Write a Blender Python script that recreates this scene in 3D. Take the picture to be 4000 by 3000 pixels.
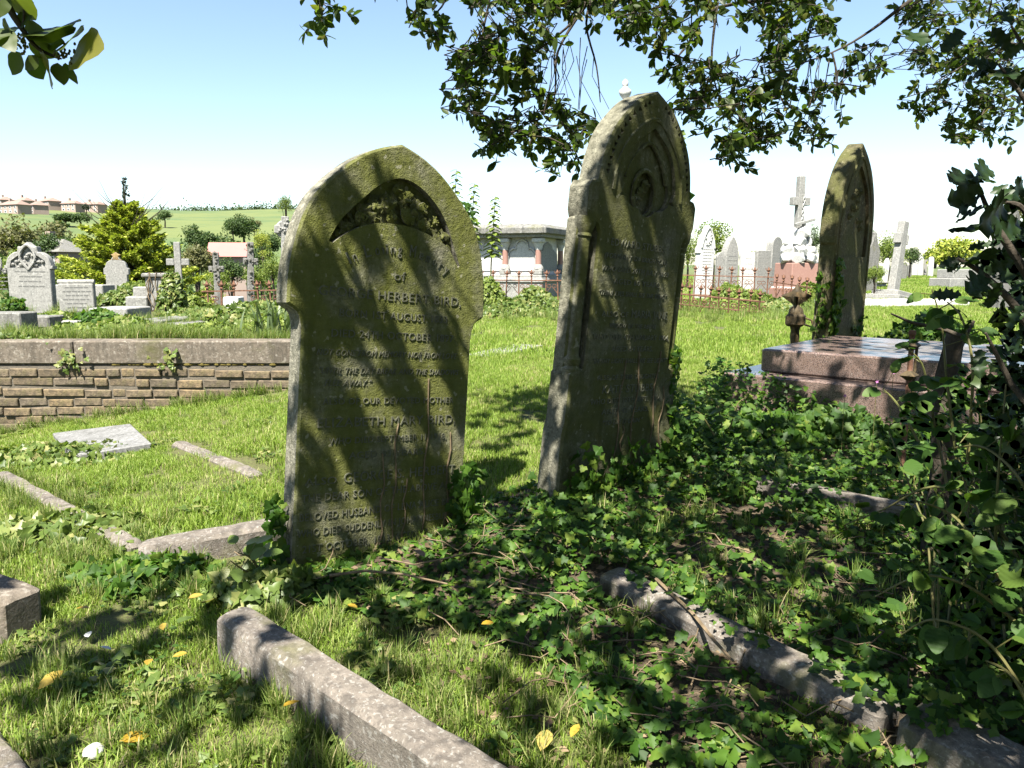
import bpy, bmesh, math, random
import numpy as np
from mathutils import Vector, Matrix, Euler
for o in list(bpy.data.objects): bpy.data.objects.remove(o)
SC = bpy.context.scene; COL = SC.collection
random.seed(7); RNG = np.random.default_rng(7)
R = math.radians
# ------------------------------------------------------------------ camera, sky, sun, exposure
CAM_Z, PITCH, FPX = 1.5, R(8.5), 3080.0          # eye height, tilt, focal length in photo pixels (4000 wide)
cam = bpy.data.cameras.new('camera'); cam.sensor_width = 36; cam.lens = 36*FPX/4000
cam.clip_start = 0.05; cam.clip_end = 3000
camo = bpy.data.objects.new('camera', cam); COL.objects.link(camo)
camo.location = (0, 0, CAM_Z); camo.rotation_euler = (R(90)-PITCH, 0, 0); SC.camera = camo
SUN = np.array([-0.17, -0.475, 0.863]); SUN = SUN/np.linalg.norm(SUN)   # towards the sun
world = bpy.data.worlds.new('World'); SC.world = world; world.use_nodes = True
nt = world.node_tree; nt.nodes.clear()
sky = nt.nodes.new('ShaderNodeTexSky'); sky.sky_type = 'NISHITA'; sky.sun_disc = False
sky.sun_elevation = math.asin(SUN[2]); sky.sun_rotation = math.atan2(SUN[0], SUN[1])
sky.air_density = 1.0; sky.dust_density = 0.5; sky.ozone_density = 1.0; sky.altitude = 60
bg = nt.nodes.new('ShaderNodeBackground'); bg.inputs[1].default_value = 0.054
wo = nt.nodes.new('ShaderNodeOutputWorld'); nt.links.new(sky.outputs[0], bg.inputs[0]); nt.links.new(bg.outputs[0], wo.inputs[0])
sl = bpy.data.lights.new('sun', 'SUN'); sl.energy = 5.0; sl.angle = R(0.53); sl.color = (1.0, 0.95, 0.86)
so = bpy.data.objects.new('sun', sl); COL.objects.link(so); so.location = (-5, -8, 20)
so.rotation_euler = Vector(SUN).to_track_quat('Z', 'Y').to_euler()
SC.view_settings.view_transform = 'Standard'; SC.view_settings.look = 'None'; SC.view_settings.gamma = 1
SC.view_settings.use_curve_mapping = False; SC.view_settings.exposure = 2.22
# ------------------------------------------------------------------ geometry of the place
def smooth(a, b, x):
    t = np.clip((np.asarray(x, float)-a)/(b-a), 0, 1); return t*t*(3-2*t)
BY = [-4, 0, 3.1, 4.3, 6.5, 10, 18, 50, 100, 300, 900]; BZ = [-.3, 0, .25, .35, .54, .6, .63, .96, 1.3, 1.0, -6]
LR = [14, 25, 60, 120, 180, 260, 350, 450, 540, 600, 660, 950]; LZ = [.5, -1.5, -8, -10, -5, 5, 17, 27, 35.5, 41, 40.5, 22]
def H(x, y):                                    # ground height (terrain sheet), vectorised
    x = np.asarray(x, float); y = np.asarray(y, float)
    r = np.hypot(x, y); az = np.degrees(np.arctan2(x, y))
    z = np.interp(np.where(r < 12, y, np.maximum(y, r*.6)), BY, BZ)
    z = z + np.where(x < -1.5, .15*np.maximum(x+1.5, -6), 0)*smooth(3, 6.5, y)*(1-smooth(10, 14, r))
    wl = smooth(3, -16, az)*(1-smooth(60, 90, -az))*smooth(15, 45, r)
    zl = np.interp(r, LR, LZ)+1.2*np.sin(az*.35)*smooth(200, 500, r)
    return z*(1-wl)+zl*wl
def h(x, y): return float(H(x, y))
def ray(px, py):
    u = (px-2000)/FPX; v = (1500-py)/FPX; c, s = math.cos(PITCH), math.sin(PITCH)
    return np.array([u, c+v*s, -s+v*c])
def at(px, py, Y):                              # point of the place at distance Y in that direction
    d = ray(px, py); return np.array([0, 0, CAM_Z])+d*Y/d[1]
TT = np.geomspace(.5, 300, 2400)
def gnd(px, py, off=0.0):
    d = ray(px, py); P = np.array([0, 0, CAM_Z])+d*TT[:, None]; k = int(np.argmax(P[:, 2] < H(P[:, 0], P[:, 1])+off)); return P[k]
def proj(P):
    q = np.atleast_2d(P)-[0, 0, CAM_Z]; c, s = math.cos(PITCH), math.sin(PITCH)
    fw = q[:, 1]*c-q[:, 2]*s; up = q[:, 1]*s+q[:, 2]*c; fw = np.where(np.abs(fw) < 1e-3, 1e-3, fw)
    return np.stack([2000+FPX*q[:, 0]/fw, 1500-FPX*up/fw, fw], 1)
def inpoly(pts, poly):
    x, y = pts[:, 0], pts[:, 1]; ins = np.zeros(len(pts), bool); n = len(poly)
    for i in range(n):
        x0, y0 = poly[i]; x1, y1 = poly[(i+1) % n]
        if y0 == y1: continue
        ins ^= ((y0 > y) != (y1 > y)) & (x < (x1-x0)*(y-y0)/(y1-y0)+x0)
    return ins
# ------------------------------------------------------------------ mesh helpers; geometry = (verts, faces)
def G(*gs):
    V, Fc = [], []
    for v, f in gs:
        o = len(V); V += [tuple(p) for p in v]; Fc += [tuple(i+o for i in q) for q in f]
    return V, Fc
def box(cx, cy, cz, sx, sy, sz, bev=0.0, top=None):
    # sizes are full; bev chamfers; top=(kx,ky) scales the top
    kx, ky = top or (1, 1); b = min(bev, sx*.3, sy*.3, sz*.3); x, y, z = sx/2, sy/2, sz/2
    def ring(zz, ex, ey):
        if b <= 0: return [(-ex, -ey, zz), (ex, -ey, zz), (ex, ey, zz), (-ex, ey, zz)]
        return [(-ex+b, -ey, zz), (ex-b, -ey, zz), (ex, -ey+b, zz), (ex, ey-b, zz), (ex-b, ey, zz), (-ex+b, ey, zz), (-ex, ey-b, zz), (-ex, -ey+b, zz)]
    if b <= 0: rs = [ring(-z, x, y), ring(z, x*kx, y*ky)]
    else: rs = [ring(-z, x-b, y-b), ring(-z+b, x, y), ring(z-b, x*kx, y*ky), ring(z, x*kx-b, y*ky-b)]
    V = [(p[0]+cx, p[1]+cy, p[2]+cz) for r in rs for p in r]; n = len(rs[0]); Fc = [tuple(reversed(range(n)))]
    for k in range(len(rs)-1):
        for i in range(n):
            j = (i+1) % n; Fc.append((k*n+i, k*n+j, (k+1)*n+j, (k+1)*n+i))
    Fc.append(tuple(range((len(rs)-1)*n, len(rs)*n))); return V, Fc
def lathe(prof, n=14, c=(0, 0, 0), sx=1, sy=1):
    V, Fc = [], []
    for r, z in prof:
        for i in range(n):
            a = 2*math.pi*i/n; V.append((c[0]+r*math.cos(a)*sx, c[1]+r*math.sin(a)*sy, c[2]+z))
    for k in range(len(prof)-1):
        for i in range(n):
            j = (i+1) % n; Fc.append((k*n+i, k*n+j, (k+1)*n+j, (k+1)*n+i))
    Fc.append(tuple(reversed(range(n)))); Fc.append(tuple(range((len(prof)-1)*n, len(prof)*n))); return V, Fc
def tube(pts, rad, n=6):
    pts = [np.array(p, float) for p in pts]; m = len(pts)
    rad = rad if hasattr(rad, '__len__') else [rad]*m
    V, Fc = [], []; up = np.array([.13, .27, .95])
    for k in range(m):
        d = pts[min(k+1, m-1)]-pts[max(k-1, 0)]; d = d/(np.linalg.norm(d)+1e-9)
        a = np.cross(d, up); 
        if np.linalg.norm(a) < .05: a = np.cross(d, [1, 0, 0])
        a /= np.linalg.norm(a); b = np.cross(d, a)
        for i in range(n):
            t = 2*math.pi*i/n; V.append(tuple(pts[k]+rad[k]*(math.cos(t)*a+math.sin(t)*b)))
    for k in range(m-1):
        for i in range(n):
            j = (i+1) % n; Fc.append((k*n+i, k*n+j, (k+1)*n+j, (k+1)*n+i))
    Fc.append(tuple(reversed(range(n)))); Fc.append(tuple(range((m-1)*n, m*n))); return V, Fc
def slab(out, d0, d1, bev=.008):
    # outline [(s,t)] counter-clockwise seen from the front (-y); front at y=d0, back at y=d1, chamfered edges
    P = np.array(out, float); n = len(P)
    if np.sum(P[:, 0]*np.roll(P[:, 1], -1)-np.roll(P[:, 0], -1)*P[:, 1]) < 0: P = P[::-1]
    e = np.roll(P, -1, 0)-P; nr = np.stack([e[:, 1], -e[:, 0]], 1); nr /= np.linalg.norm(nr, axis=1)[:, None]+1e-9
    vn = nr+np.roll(nr, 1, 0); vn /= np.linalg.norm(vn, axis=1)[:, None]+1e-9; I = P-vn*bev
    rings = [(I, d0), (P, d0+bev), (P, d1-bev), (I, d1)]
    V = [(p[0], y, p[1]) for q, y in rings for p in q]; Fc = [tuple(range(n))]
    for k in range(3):
        for i in range(n):
            j = (i+1) % n; Fc.append((k*n+i, (k+1)*n+i, (k+1)*n+j, k*n+j))
    Fc.append(tuple(reversed(range(3*n, 4*n)))); return V, Fc
def xf(g, M):
    M = np.array(M); v = np.array(g[0], float); v = v@M[:3, :3].T+M[:3, 3]; return [tuple(p) for p in v], g[1]
def arch(w, hs, ha, n=12):                      # pointed arch from (-w,hs) over (0,ha) to (w,hs)
    dh = ha-hs; c = (dh*dh-w*w)/(2*w); r = c+w; a1 = math.atan2(dh, -c); out = []
    for i in range(n+1):
        a = math.pi+(a1-math.pi)*i/n; out.append((c+r*math.cos(a), hs+r*math.sin(a)))
    return out+[(-p[0], p[1]) for p in reversed(out[:-1])]
def catmull(P, k=4):
    P = [np.array(p, float) for p in P]; out = []
    for i in range(len(P)-1):
        p0, p1, p2, p3 = P[max(i-1, 0)], P[i], P[i+1], P[min(i+2, len(P)-1)]
        for j in range(k):
            t = j/k; out.append(.5*((2*p1)+(-p0+p2)*t+(2*p0-5*p1+4*p2-p3)*t*t+(-p0+3*p1-3*p2+p3)*t**3))
    out.append(P[-1]); return [tuple(p) for p in out]
# ------------------------------------------------------------------ scene helpers
ROOTM = {}
def mesh(name, g, smooth_a=None):
    me = bpy.data.meshes.new(name); me.from_pydata(*[list(q) for q in (g[0], [], g[1])]); me.update()
    if smooth_a:
        me.polygons.foreach_set('use_smooth', [True]*len(me.polygons)); me.set_sharp_from_angle(angle=R(smooth_a))
    return me
def tag(o, label=None, cat=None, group=None, kind=None):
    for k, v in (('label', label), ('category', cat), ('group', group), ('kind', kind)):
        if v: o[k] = v
    return o
def thing(name, label, cat, loc=(0, 0, 0), rz=0.0, group=None, M=None):
    o = bpy.data.objects.new(name, None); COL.objects.link(o); o.empty_display_size = .1
    M = M or (Matrix.Translation(Vector(loc)) @ Matrix.Rotation(rz, 4, 'Z'))
    o.matrix_basis = M; ROOTM[o.name] = M; return tag(o, label, cat, group)
def add(name, g, mat, parent=None, world=False, sm=None):
    me = g if isinstance(g, bpy.types.Mesh) else mesh(name, g, sm)
    if mat is not None and not me.materials: me.materials.append(mat)
    o = bpy.data.objects.new(name, me); COL.objects.link(o)
    if parent is not None:
        o.parent = parent
        M = ROOTM.get(parent.name, Matrix.Identity(4)); ROOTM[o.name] = M if world is False else Matrix.Identity(4)
        if world: o.matrix_parent_inverse = M.inverted()
    return o
def solo(name, g, mat, label, cat, group=None, M=None, sm=None):
    o = add(name, g, mat, sm=sm); 
    if M is not None: o.matrix_basis = M
    return tag(o, label, cat, group)
def struct(name, g, mat, sm=None): return tag(add(name, g, mat, sm=sm), kind='structure')
def boolcut(g, cutters):
    a = bpy.data.objects.new('a', mesh('a', g)); COL.objects.link(a); tmp = [a]
    for c in cutters:
        b = bpy.data.objects.new('b', mesh('b', c)); COL.objects.link(b); tmp.append(b)
        m = a.modifiers.new('m', 'BOOLEAN'); m.operation = 'DIFFERENCE'; m.solver = 'EXACT'; m.object = b
    dg = bpy.context.evaluated_depsgraph_get(); me = bpy.data.meshes.new_from_object(a.evaluated_get(dg))
    for t in tmp: bpy.data.objects.remove(t)
    me.polygons.foreach_set('use_smooth', [True]*len(me.polygons)); me.set_sharp_from_angle(angle=R(32))
    return me
def text_mesh(s, width, height, depth=.004, shear=0.0, cond=None):
    # raised lettering; baseline from x=0 to x=width, cap height = height; in the x-z plane facing -y
    cu = bpy.data.curves.new('t', 'FONT'); cu.body = s; cu.size = 1; cu.extrude = .5; cu.shear = shear; cu.offset = -.004
    cu.resolution_u = 3; cu.space_character = 1.08; cu.space_word = 1.1
    ob = bpy.data.objects.new('t', cu); COL.objects.link(ob); dg = bpy.context.evaluated_depsgraph_get()
    me = bpy.data.meshes.new_from_object(ob.evaluated_get(dg)); bpy.data.objects.remove(ob)
    n = len(me.vertices); co = np.empty(n*3); me.vertices.foreach_get('co', co); co = co.reshape(-1, 3)
    x0, x1 = co[:, 0].min(), co[:, 0].max(); k = width/(x1-x0)
    out = np.stack([(co[:, 0]-x0)*k, -(co[:, 2]+.3)*depth, co[:, 1]*height/.70], 1)
    me.vertices.foreach_set('co', out.ravel()); me.update(); me.materials.clear(); return me
def words(me, gap):                              # split a line of lettering into its words
    bm = bmesh.new(); bm.from_mesh(me); bm.verts.ensure_lookup_table(); seen = set(); isl = []
    for v in bm.verts:
        if v.index in seen: continue
        st = [v]; seen.add(v.index); vs = []
        while st:
            q = st.pop(); vs.append(q.index)
            for e in q.link_edges:
                w = e.other_vert(q)
                if w.index not in seen: seen.add(w.index); st.append(w)
        xs = [bm.verts[i].co.x for i in vs]; isl.append((min(xs), max(xs), vs))
    isl.sort(); grp = [[isl[0][0], isl[0][1], list(isl[0][2])]]
    for a, b, vs in isl[1:]:
        if a-grp[-1][1] > gap: grp.append([a, b, list(vs)])
        else: grp[-1][1] = max(grp[-1][1], b); grp[-1][2] += vs
    out = []
    for a, b, vs in grp:
        mp = {i: k for k, i in enumerate(vs)}; V = [tuple(bm.verts[i].co) for i in vs]
        out.append((V, [tuple(mp[v.index] for v in f.verts) for f in bm.faces if f.verts[0].index in mp]))
    bm.free(); return out
# ---- many copies of a small template as one mesh
def leafmesh(name, tpl, pos, rot, scl, rnd=None):
    tv = np.array(tpl[0], float); tf = tpl[1]; N = len(pos); k = len(tv)
    V = np.einsum('nij,kj->nki', rot, tv)*np.asarray(scl)[:, None, None]+np.asarray(pos)[:, None, :]
    return fastmesh(name, V.reshape(-1, 3), tf, N, k, rnd)
def fastmesh(name, V, tf, N, k, rnd=None):
    sizes = np.array([len(f) for f in tf]); flat = np.concatenate([np.array(f) for f in tf])
    loops = (flat[None, :]+(np.arange(N)*k)[:, None]).ravel(); tot = np.tile(sizes, N); st = np.concatenate([[0], np.cumsum(tot)[:-1]])
    me = bpy.data.meshes.new(name); me.vertices.add(N*k); me.vertices.foreach_set('co', np.ascontiguousarray(V, dtype=np.float32).ravel())
    me.loops.add(len(loops)); me.loops.foreach_set('vertex_index', loops.astype(np.int32))
    me.polygons.add(len(tot)); me.polygons.foreach_set('loop_start', st.astype(np.int32))
    at_ = me.attributes.new('rnd', 'FLOAT', 'POINT'); rnd = RNG.random(N) if rnd is None else rnd
    at_.data.foreach_set('value', np.repeat(rnd, k).astype(np.float32)); me.update(calc_edges=True); me.validate(); me.polygons.foreach_set('use_smooth', np.ones(len(me.polygons), bool)); return me
def frames(d, n):                               # rotation matrices with y along d and z near n
    d = d/np.linalg.norm(d, axis=1)[:, None]; x = np.cross(d, n); l = np.linalg.norm(x, axis=1)[:, None]
    x = np.where(l < 1e-3, np.array([[1., 0, 0]]), x/(l+1e-9)); z = np.cross(x, d); return np.stack([x, d, z], 2)
def rdir(N, z0=-1, z1=1):
    z = RNG.uniform(z0, z1, N); a = RNG.uniform(0, 2*np.pi, N); r = np.sqrt(np.maximum(0, 1-z*z)); return np.stack([r*np.cos(a), r*np.sin(a), z], 1)
LEAF = ([(0, 0, 0), (.2, .22, .05), (.27, .5, .06), (.17, .8, .03), (0, 1, -.05), (-.17, .8, .03), (-.27, .5, .06), (-.2, .22, .05), (0, .5, 0)],
        [(0, 1, 2, 8), (8, 2, 3, 4), (8, 4, 5, 6), (0, 8, 6, 7)])
RHOMB = ([(0, 0, 0), (.3, .45, .06), (0, 1, 0), (-.3, .45, .06)], [(0, 1, 2), (0, 2, 3)])
_iv = [(0, -.02), (.30, -.20), (.42, .02), (.62, .22), (.36, .38), (.30, .62), (0, 1.0), (-.30, .62), (-.36, .38), (-.62, .22), (-.42, .02), (-.30, -.20)]
IVY = ([(x, y, -.10*abs(x)+.05*math.sin(9*y)) for x, y in _iv]+[(0, .25, .05)], [(12, i, (i+1) % 12) for i in range(12)])
def _holly():
    V = [(0, 0, 0)]; L = []
    for i in range(7):
        y = .06+i*.14; w = .30*math.sin(math.pi*min(1, .12+i*.125))+.03
        L.append((w*(1.25 if i % 2 else .72), y+(.03 if i % 2 else 0), .10 if i % 2 else -.02))
    V += L; V.append((0, 1.05, -.03)); V += [(-x, y, z) for x, y, z in reversed(L)]; V += [(0, .3, 0), (0, .65, 0)]
    n = 16; m0, m1 = 16, 17; Fc = []
    for i in range(16):
        j = (i+1) % 16; c = m0 if min(V[i][1], V[j][1]) < .45 else m1; Fc.append((c, i, j))
    Fc += [(m0, m1, 4), (m0, 12, m1)]; return V, Fc
HOLLY = _holly()
def _bram():
    V = []
    for i in range(16):
        a = 2*math.pi*i/16; r = 1+(.06 if i % 2 else -.04); x = .36*math.sin(a)*r*(1+.18*math.cos(a)); y = .5-.5*math.cos(a)*r
        V.append((x, y, -.25*x*x+.03*math.cos(3*a)))
    V += [(0, .3, .03), (0, .7, .02)]; Fc = []
    for i in range(16):
        j = (i+1) % 16; c = 16 if (V[i][1]+V[j][1])/2 < .5 else 17; Fc.append((c, i, j))
    return V, Fc+[(16, 17, 4), (16, 12, 17)]
BRAM = _bram()

def fineleaf(wf, m=14, fold=.10, wave=0.0, tipdrop=.08, pleat=0.0):
    V = []; Fc = []
    for i in range(m+1):
        y = i/m; w = max(.002, wf(y)); zc = -tipdrop*y*y
        for c in (-1, -.5, 0, .5, 1):
            V.append((w*c, y, zc+fold*abs(w*c)*(1 if abs(c) < .9 else .8)+wave*math.sin(y*19)*c*c+pleat*math.cos(y*m*math.pi*.5)*(abs(c))))
    for i in range(m):
        for c in range(4): a = i*5+c; Fc.append((a, a+1, a+6, a+5))
    return V, Fc
def _hw(y):
    b = .30*math.sin(math.pi*min(1, max(0, y*.93+.045)))**.7; s = max(math.exp(-((y-q)/.030)**2) for q in (.12, .30, .48, .66, .83)); return b*(.62+.55*s) if y < .95 else .02*(1-y)*20
HOLLYF = fineleaf(_hw, 28, .25, .05, .06)
LEAFF = fineleaf(lambda y: .30*math.sin(math.pi*y**.85)**.8*(1-.25*y)+.001, 12, .16, .012, .10)
BRAMF = fineleaf(lambda y: (.37*math.sin(math.pi*y**.8)**.62*(1-.12*y))*(1+.05*(int(y*24) % 2)), 24, .10, .0, .12, .008)
# ------------------------------------------------------------------ materials
class NT:
    def __init__(s, name):
        s.m = bpy.data.materials.new(name); s.m.use_nodes = True; s.t = s.m.node_tree; s.t.nodes.clear()
        s.out = s.t.nodes.new('ShaderNodeOutputMaterial'); s._tc = None
    def n(s, ty, **kw):
        nd = s.t.nodes.new(ty)
        for k, v in kw.items(): setattr(nd, k, v)
        return nd
    def l(s, a, b): s.t.links.new(a, b)
    def tc(s, out='Object'):
        if not s._tc: s._tc = s.n('ShaderNodeTexCoord')
        return s._tc.outputs[out]
    def noise(s, scale, detail=4, rough=.55, vec=None, dist=0):
        nd = s.n('ShaderNodeTexNoise'); nd.inputs['Scale'].default_value = scale; nd.inputs['Detail'].default_value = detail
        nd.inputs['Roughness'].default_value = rough; nd.inputs['Distortion'].default_value = dist; s.l(vec or s.tc(), nd.inputs['Vector']); return nd.outputs['Fac']
    def voro(s, scale, feat='F1', vec=None, rnd=1.0):
        nd = s.n('ShaderNodeTexVoronoi'); nd.feature = feat; nd.inputs['Scale'].default_value = scale; nd.inputs['Randomness'].default_value = rnd
        s.l(vec or s.tc(), nd.inputs['Vector']); return nd
    def ramp(s, fac, stops, interp='LINEAR'):
        nd = s.n('ShaderNodeValToRGB'); cr = nd.color_ramp; cr.interpolation = interp
        while len(cr.elements) < len(stops): cr.elements.new(.5)
        for e, (p, c) in zip(cr.elements, stops):
            e.position = p; e.color = (c, c, c, 1) if not hasattr(c, '__len__') else (*c, 1)
        s.l(fac, nd.inputs[0]); return nd.outputs[0]
    def mix(s, fac, a, b, mode='MIX'):
        nd = s.n('ShaderNodeMix', data_type='RGBA', blend_type=mode)
        for sk, v in ((nd.inputs[0], fac), (nd.inputs[6], a), (nd.inputs[7], b)):
            if hasattr(v, 'links'): s.l(v, sk)
            elif hasattr(v, '__len__'): sk.default_value = (*v, 1)
            else: sk.default_value = v
        return nd.outputs[2]
    def math(s, op, a, b=0.0):
        nd = s.n('ShaderNodeMath', operation=op)
        for sk, v in ((nd.inputs[0], a), (nd.inputs[1], b)):
            if hasattr(v, 'links'): s.l(v, sk)
            else: sk.default_value = v
        return nd.outputs[0]
    def bsdf(s, col, rough=.85, bump=None, bstr=.3, bdist=.01, spec=.3, K=.62):
        col = s.mix(1.0, col, (K, K, K), 'MULTIPLY') if hasattr(col, 'links') else tuple(q*K for q in col)
        b = s.n('ShaderNodeBsdfPrincipled')
        if hasattr(col, 'links'): s.l(col, b.inputs['Base Color'])
        else: b.inputs['Base Color'].default_value = (*col, 1)
        if hasattr(rough, 'links'): s.l(rough, b.inputs['Roughness'])
        else: b.inputs['Roughness'].default_value = rough
        b.inputs['Specular IOR Level'].default_value = spec
        if bump is not None:
            bn = s.n('ShaderNodeBump'); bn.inputs['Strength'].default_value = bstr; bn.inputs['Distance'].default_value = bdist
            s.l(bump, bn.inputs['Height']); s.l(bn.outputs[0], b.inputs['Normal'])
        return b
    def done(s, b): s.l(b.outputs[0], s.out.inputs[0]); return s.m
def stone(name, a, b, spot=(.06, .06, .05), pale=(.5, .5, .46), moss=None, mossy=.0, sc=1.0, bstr=.5, front=None, bd=.006, spots=.5, rough=.9, K=.62):
    t = NT(name); n1 = t.noise(3.5*sc, 6, .62); n2 = t.noise(22*sc, 5, .6); n3 = t.noise(90*sc, 3, .6)
    c = t.mix(t.ramp(n1, [(.3, 0), (.7, 1)]), a, b); c = t.mix(t.ramp(n2, [(.35, .55), (.65, 0)]), c, spot)
    v = t.noise(38*sc, 2, .5, dist=.6)
    c = t.mix(t.math('MULTIPLY', t.ramp(v, [(.58, 0), (.66, 1)]), spots), c, pale)
    c = t.mix(t.math('MULTIPLY', t.ramp(t.noise(27*sc, 3, .7), [(.57, 0), (.63, 1)]), spots), c, spot)
    if moss:
        f = t.math('MULTIPLY', t.ramp(t.noise(2.2*sc, 5, .6), [(.62-.45*mossy, 0), (.82-.35*mossy, 1)]), .86)
        if front:                              # algae on the weather face of the stone
            ge = t.n('ShaderNodeSeparateXYZ'); t.l(t.tc('Normal'), ge.inputs[0]); fy = t.ramp(t.math('MULTIPLY', ge.outputs[1], -1), [(.2, .12), (.75, 1)])
            f = t.math('MULTIPLY', f, fy)
        mp = t.n('ShaderNodeMapping'); mp.inputs['Scale'].default_value = (1, 1, .13); t.l(t.tc(), mp.inputs[0]); c = t.mix(t.ramp(t.noise(9*sc, 5, .6, mp.outputs[0]), [(.52, 0), (.66, .75)]), c, spot); mc = t.mix(t.noise(14*sc, 4), [q*.65 for q in moss], [min(1, q*1.35) for q in moss]); c = t.mix(f, c, mc)
    c = t.mix(t.math('MULTIPLY', t.ramp(t.noise(19*sc, 2, .4), [(.66, 0), (.69, 1)]), spots*.8), c, pale)
    bu = t.math('ADD', t.math('MULTIPLY', n2, .8), t.math('ADD', t.math('MULTIPLY', n3, .45), t.math('MULTIPLY', n1, .8)))
    return t.done(t.bsdf(c, rough, bu, bstr, bd, .2, K))
def leafmat(name, stops, trans=.35, gloss=.45, tcol=1.4, inst=False, veins=False):
    t = NT(name); at_ = t.n('ShaderNodeAttribute', attribute_name='rnd'); f = at_.outputs['Fac']
    if inst:
        oi = t.n('ShaderNodeObjectInfo'); f = t.math('FRACT', t.math('ADD', f, oi.outputs['Random'])) if inst == 2 else t.math('ADD', t.math('MULTIPLY', f, .75), t.math('MULTIPLY', oi.outputs['Random'], .25))
    c = t.ramp(f, stops)
    b = t.bsdf(c, gloss, None, spec=.22); tr = t.n('ShaderNodeBsdfTranslucent')
    t.l(t.mix(1.0, c, (.62*tcol, .71*tcol, .28*tcol), 'MULTIPLY'), tr.inputs[0])
    ms = t.n('ShaderNodeMixShader'); ms.inputs[0].default_value = trans; t.l(b.outputs[0], ms.inputs[1]); t.l(tr.outputs[0], ms.inputs[2]); return t.done(ms)
M = {}
M['george'] = stone('mossy_sandstone', (.21, .20, .16), (.36, .34, .28), (.045, .045, .03), (.42, .40, .31), (.115, .128, .014), .85, 1.6, 1.0, True, .010, .6)
M['kate'] = stone('mossy_limestone', (.18, .172, .13), (.30, .285, .22), (.045, .045, .03), (.36, .35, .26), (.085, .092, .014), .82, 1.6, .9, True, .010, .5)
M['worn'] = stone('worn_sandstone', (.10, .085, .05), (.19, .16, .09), (.03, .028, .02), (.32, .30, .18), (.10, .105, .03), .55, 1.4, 1.0, None, .012, .4)
M['kerb'] = stone('kerb_stone', (.17, .15, .125), (.26, .225, .19), (.08, .07, .06), (.37, .36, .33), (.13, .13, .05), .15, 2.2, .8)
M['grey'] = stone('grey_stone', (.30, .30, .28), (.42, .41, .38), (.13, .13, .12), (.52, .52, .48), None, 0, 1.2, .5, K=.62)
M['white'] = stone('white_marble', (.55, .55, .53), (.68, .67, .64), (.28, .28, .26), (.75, .75, .72), None, 0, 1.2, .3, K=.72)
M['darkgrey'] = stone('weathered_stone', (.19, .19, .175), (.30, .29, .27), (.08, .08, .07), (.42, .42, .38), (.16, .16, .06), .2, 1.2, .6)
M['coping'] = stone('coping_stone', (.155, .125, .095), (.24, .205, .165), (.075, .065, .05), (.36, .33, .28), (.10, .10, .035), .1, 1.5, .9)
M['orange'] = stone('lichened_stone', (.40, .24, .07), (.46, .33, .16), (.2, .16, .1), (.5, .45, .3), None, 0, 2, .5)
M['lead'] = NT('lead_letters').m; 
t = NT('lead_lettering'); M['lead'] = t.done(t.bsdf(t.mix(t.noise(40), (.08, .085, .055), (.16, .16, .11)), .7, t.noise(120), .3))
t = NT('engraved_lines'); M['engr'] = t.done(t.bsdf((.17, .17, .16), .9))
t = NT('mortar'); M['mortar'] = t.done(t.bsdf(t.mix(t.noise(20), (.10, .085, .065), (.20, .175, .135)), .95, t.noise(90), .6))
t = NT('old_brick'); oi = t.n('ShaderNodeObjectInfo').outputs['Random']
c = t.ramp(oi, [(0, (.15, .115, .075)), (.3, (.25, .185, .11)), (.55, (.20, .16, .115)), (.8, (.29, .21, .115)), (1, (.14, .115, .085))])
c = t.mix(t.ramp(t.noise(30, 5, .65), [(.4, .7), (.6, 0)]), c, (.07, .058, .04)); c = t.mix(t.ramp(t.noise(9, 3), [(.55, 0), (.75, .6)]), c, (.13, .12, .045))
M['brick'] = t.done(t.bsdf(c, .92, t.math('ADD', t.noise(60, 5, .7), t.noise(14)), .8, .008))
t = NT('pink_granite'); vo = t.voro(330); vc = t.n('ShaderNodeSeparateColor'); t.l(vo.outputs['Color'], vc.inputs[0])
c = t.ramp(vc.outputs[0], [(0, (.035, .03, .03)), (.22, (.20, .14, .115)), (.5, (.245, .17, .145)), (.75, (.16, .11, .09)), (.9, (.33, .28, .255))], 'CONSTANT')
c = t.mix(t.ramp(t.noise(5, 4), [(.4, 0), (.8, .45)]), c, (.09, .06, .045)); M['granite'] = t.done(t.bsdf(c, .22, t.noise(60), .05, .002, .5))
t = NT('rusty_iron'); c = t.ramp(t.noise(26, 5, .65), [(.3, (.085, .042, .026)), (.5, (.19, .092, .055)), (.7, (.29, .155, .10))]); M['rust'] = t.done(t.bsdf(c, .9, t.noise(90), .5))
t = NT('weathered_iron'); c = t.ramp(t.noise(18, 5, .65), [(.3, (.03, .024, .014)), (.55, (.085, .06, .025)), (.75, (.14, .085, .035))]); M['iron'] = t.done(t.bsdf(c, .75, t.noise(70), .6))
t = NT('bark'); c = t.ramp(t.noise(24, 5, .65), [(.3, (.025, .02, .014)), (.7, (.085, .068, .047))]); M['bark'] = t.done(t.bsdf(c, .9, t.noise(50), .8))
t = NT('dry_stem'); c = t.ramp(t.noise(30, 3), [(.3, (.11, .08, .045)), (.7, (.25, .185, .11))]); M['stem'] = t.done(t.bsdf(c, .85))
t = NT('green_stem'); M['gstem'] = t.done(t.bsdf(t.mix(t.noise(12), (.10, .13, .03), (.17, .13, .05)), .6))
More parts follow.
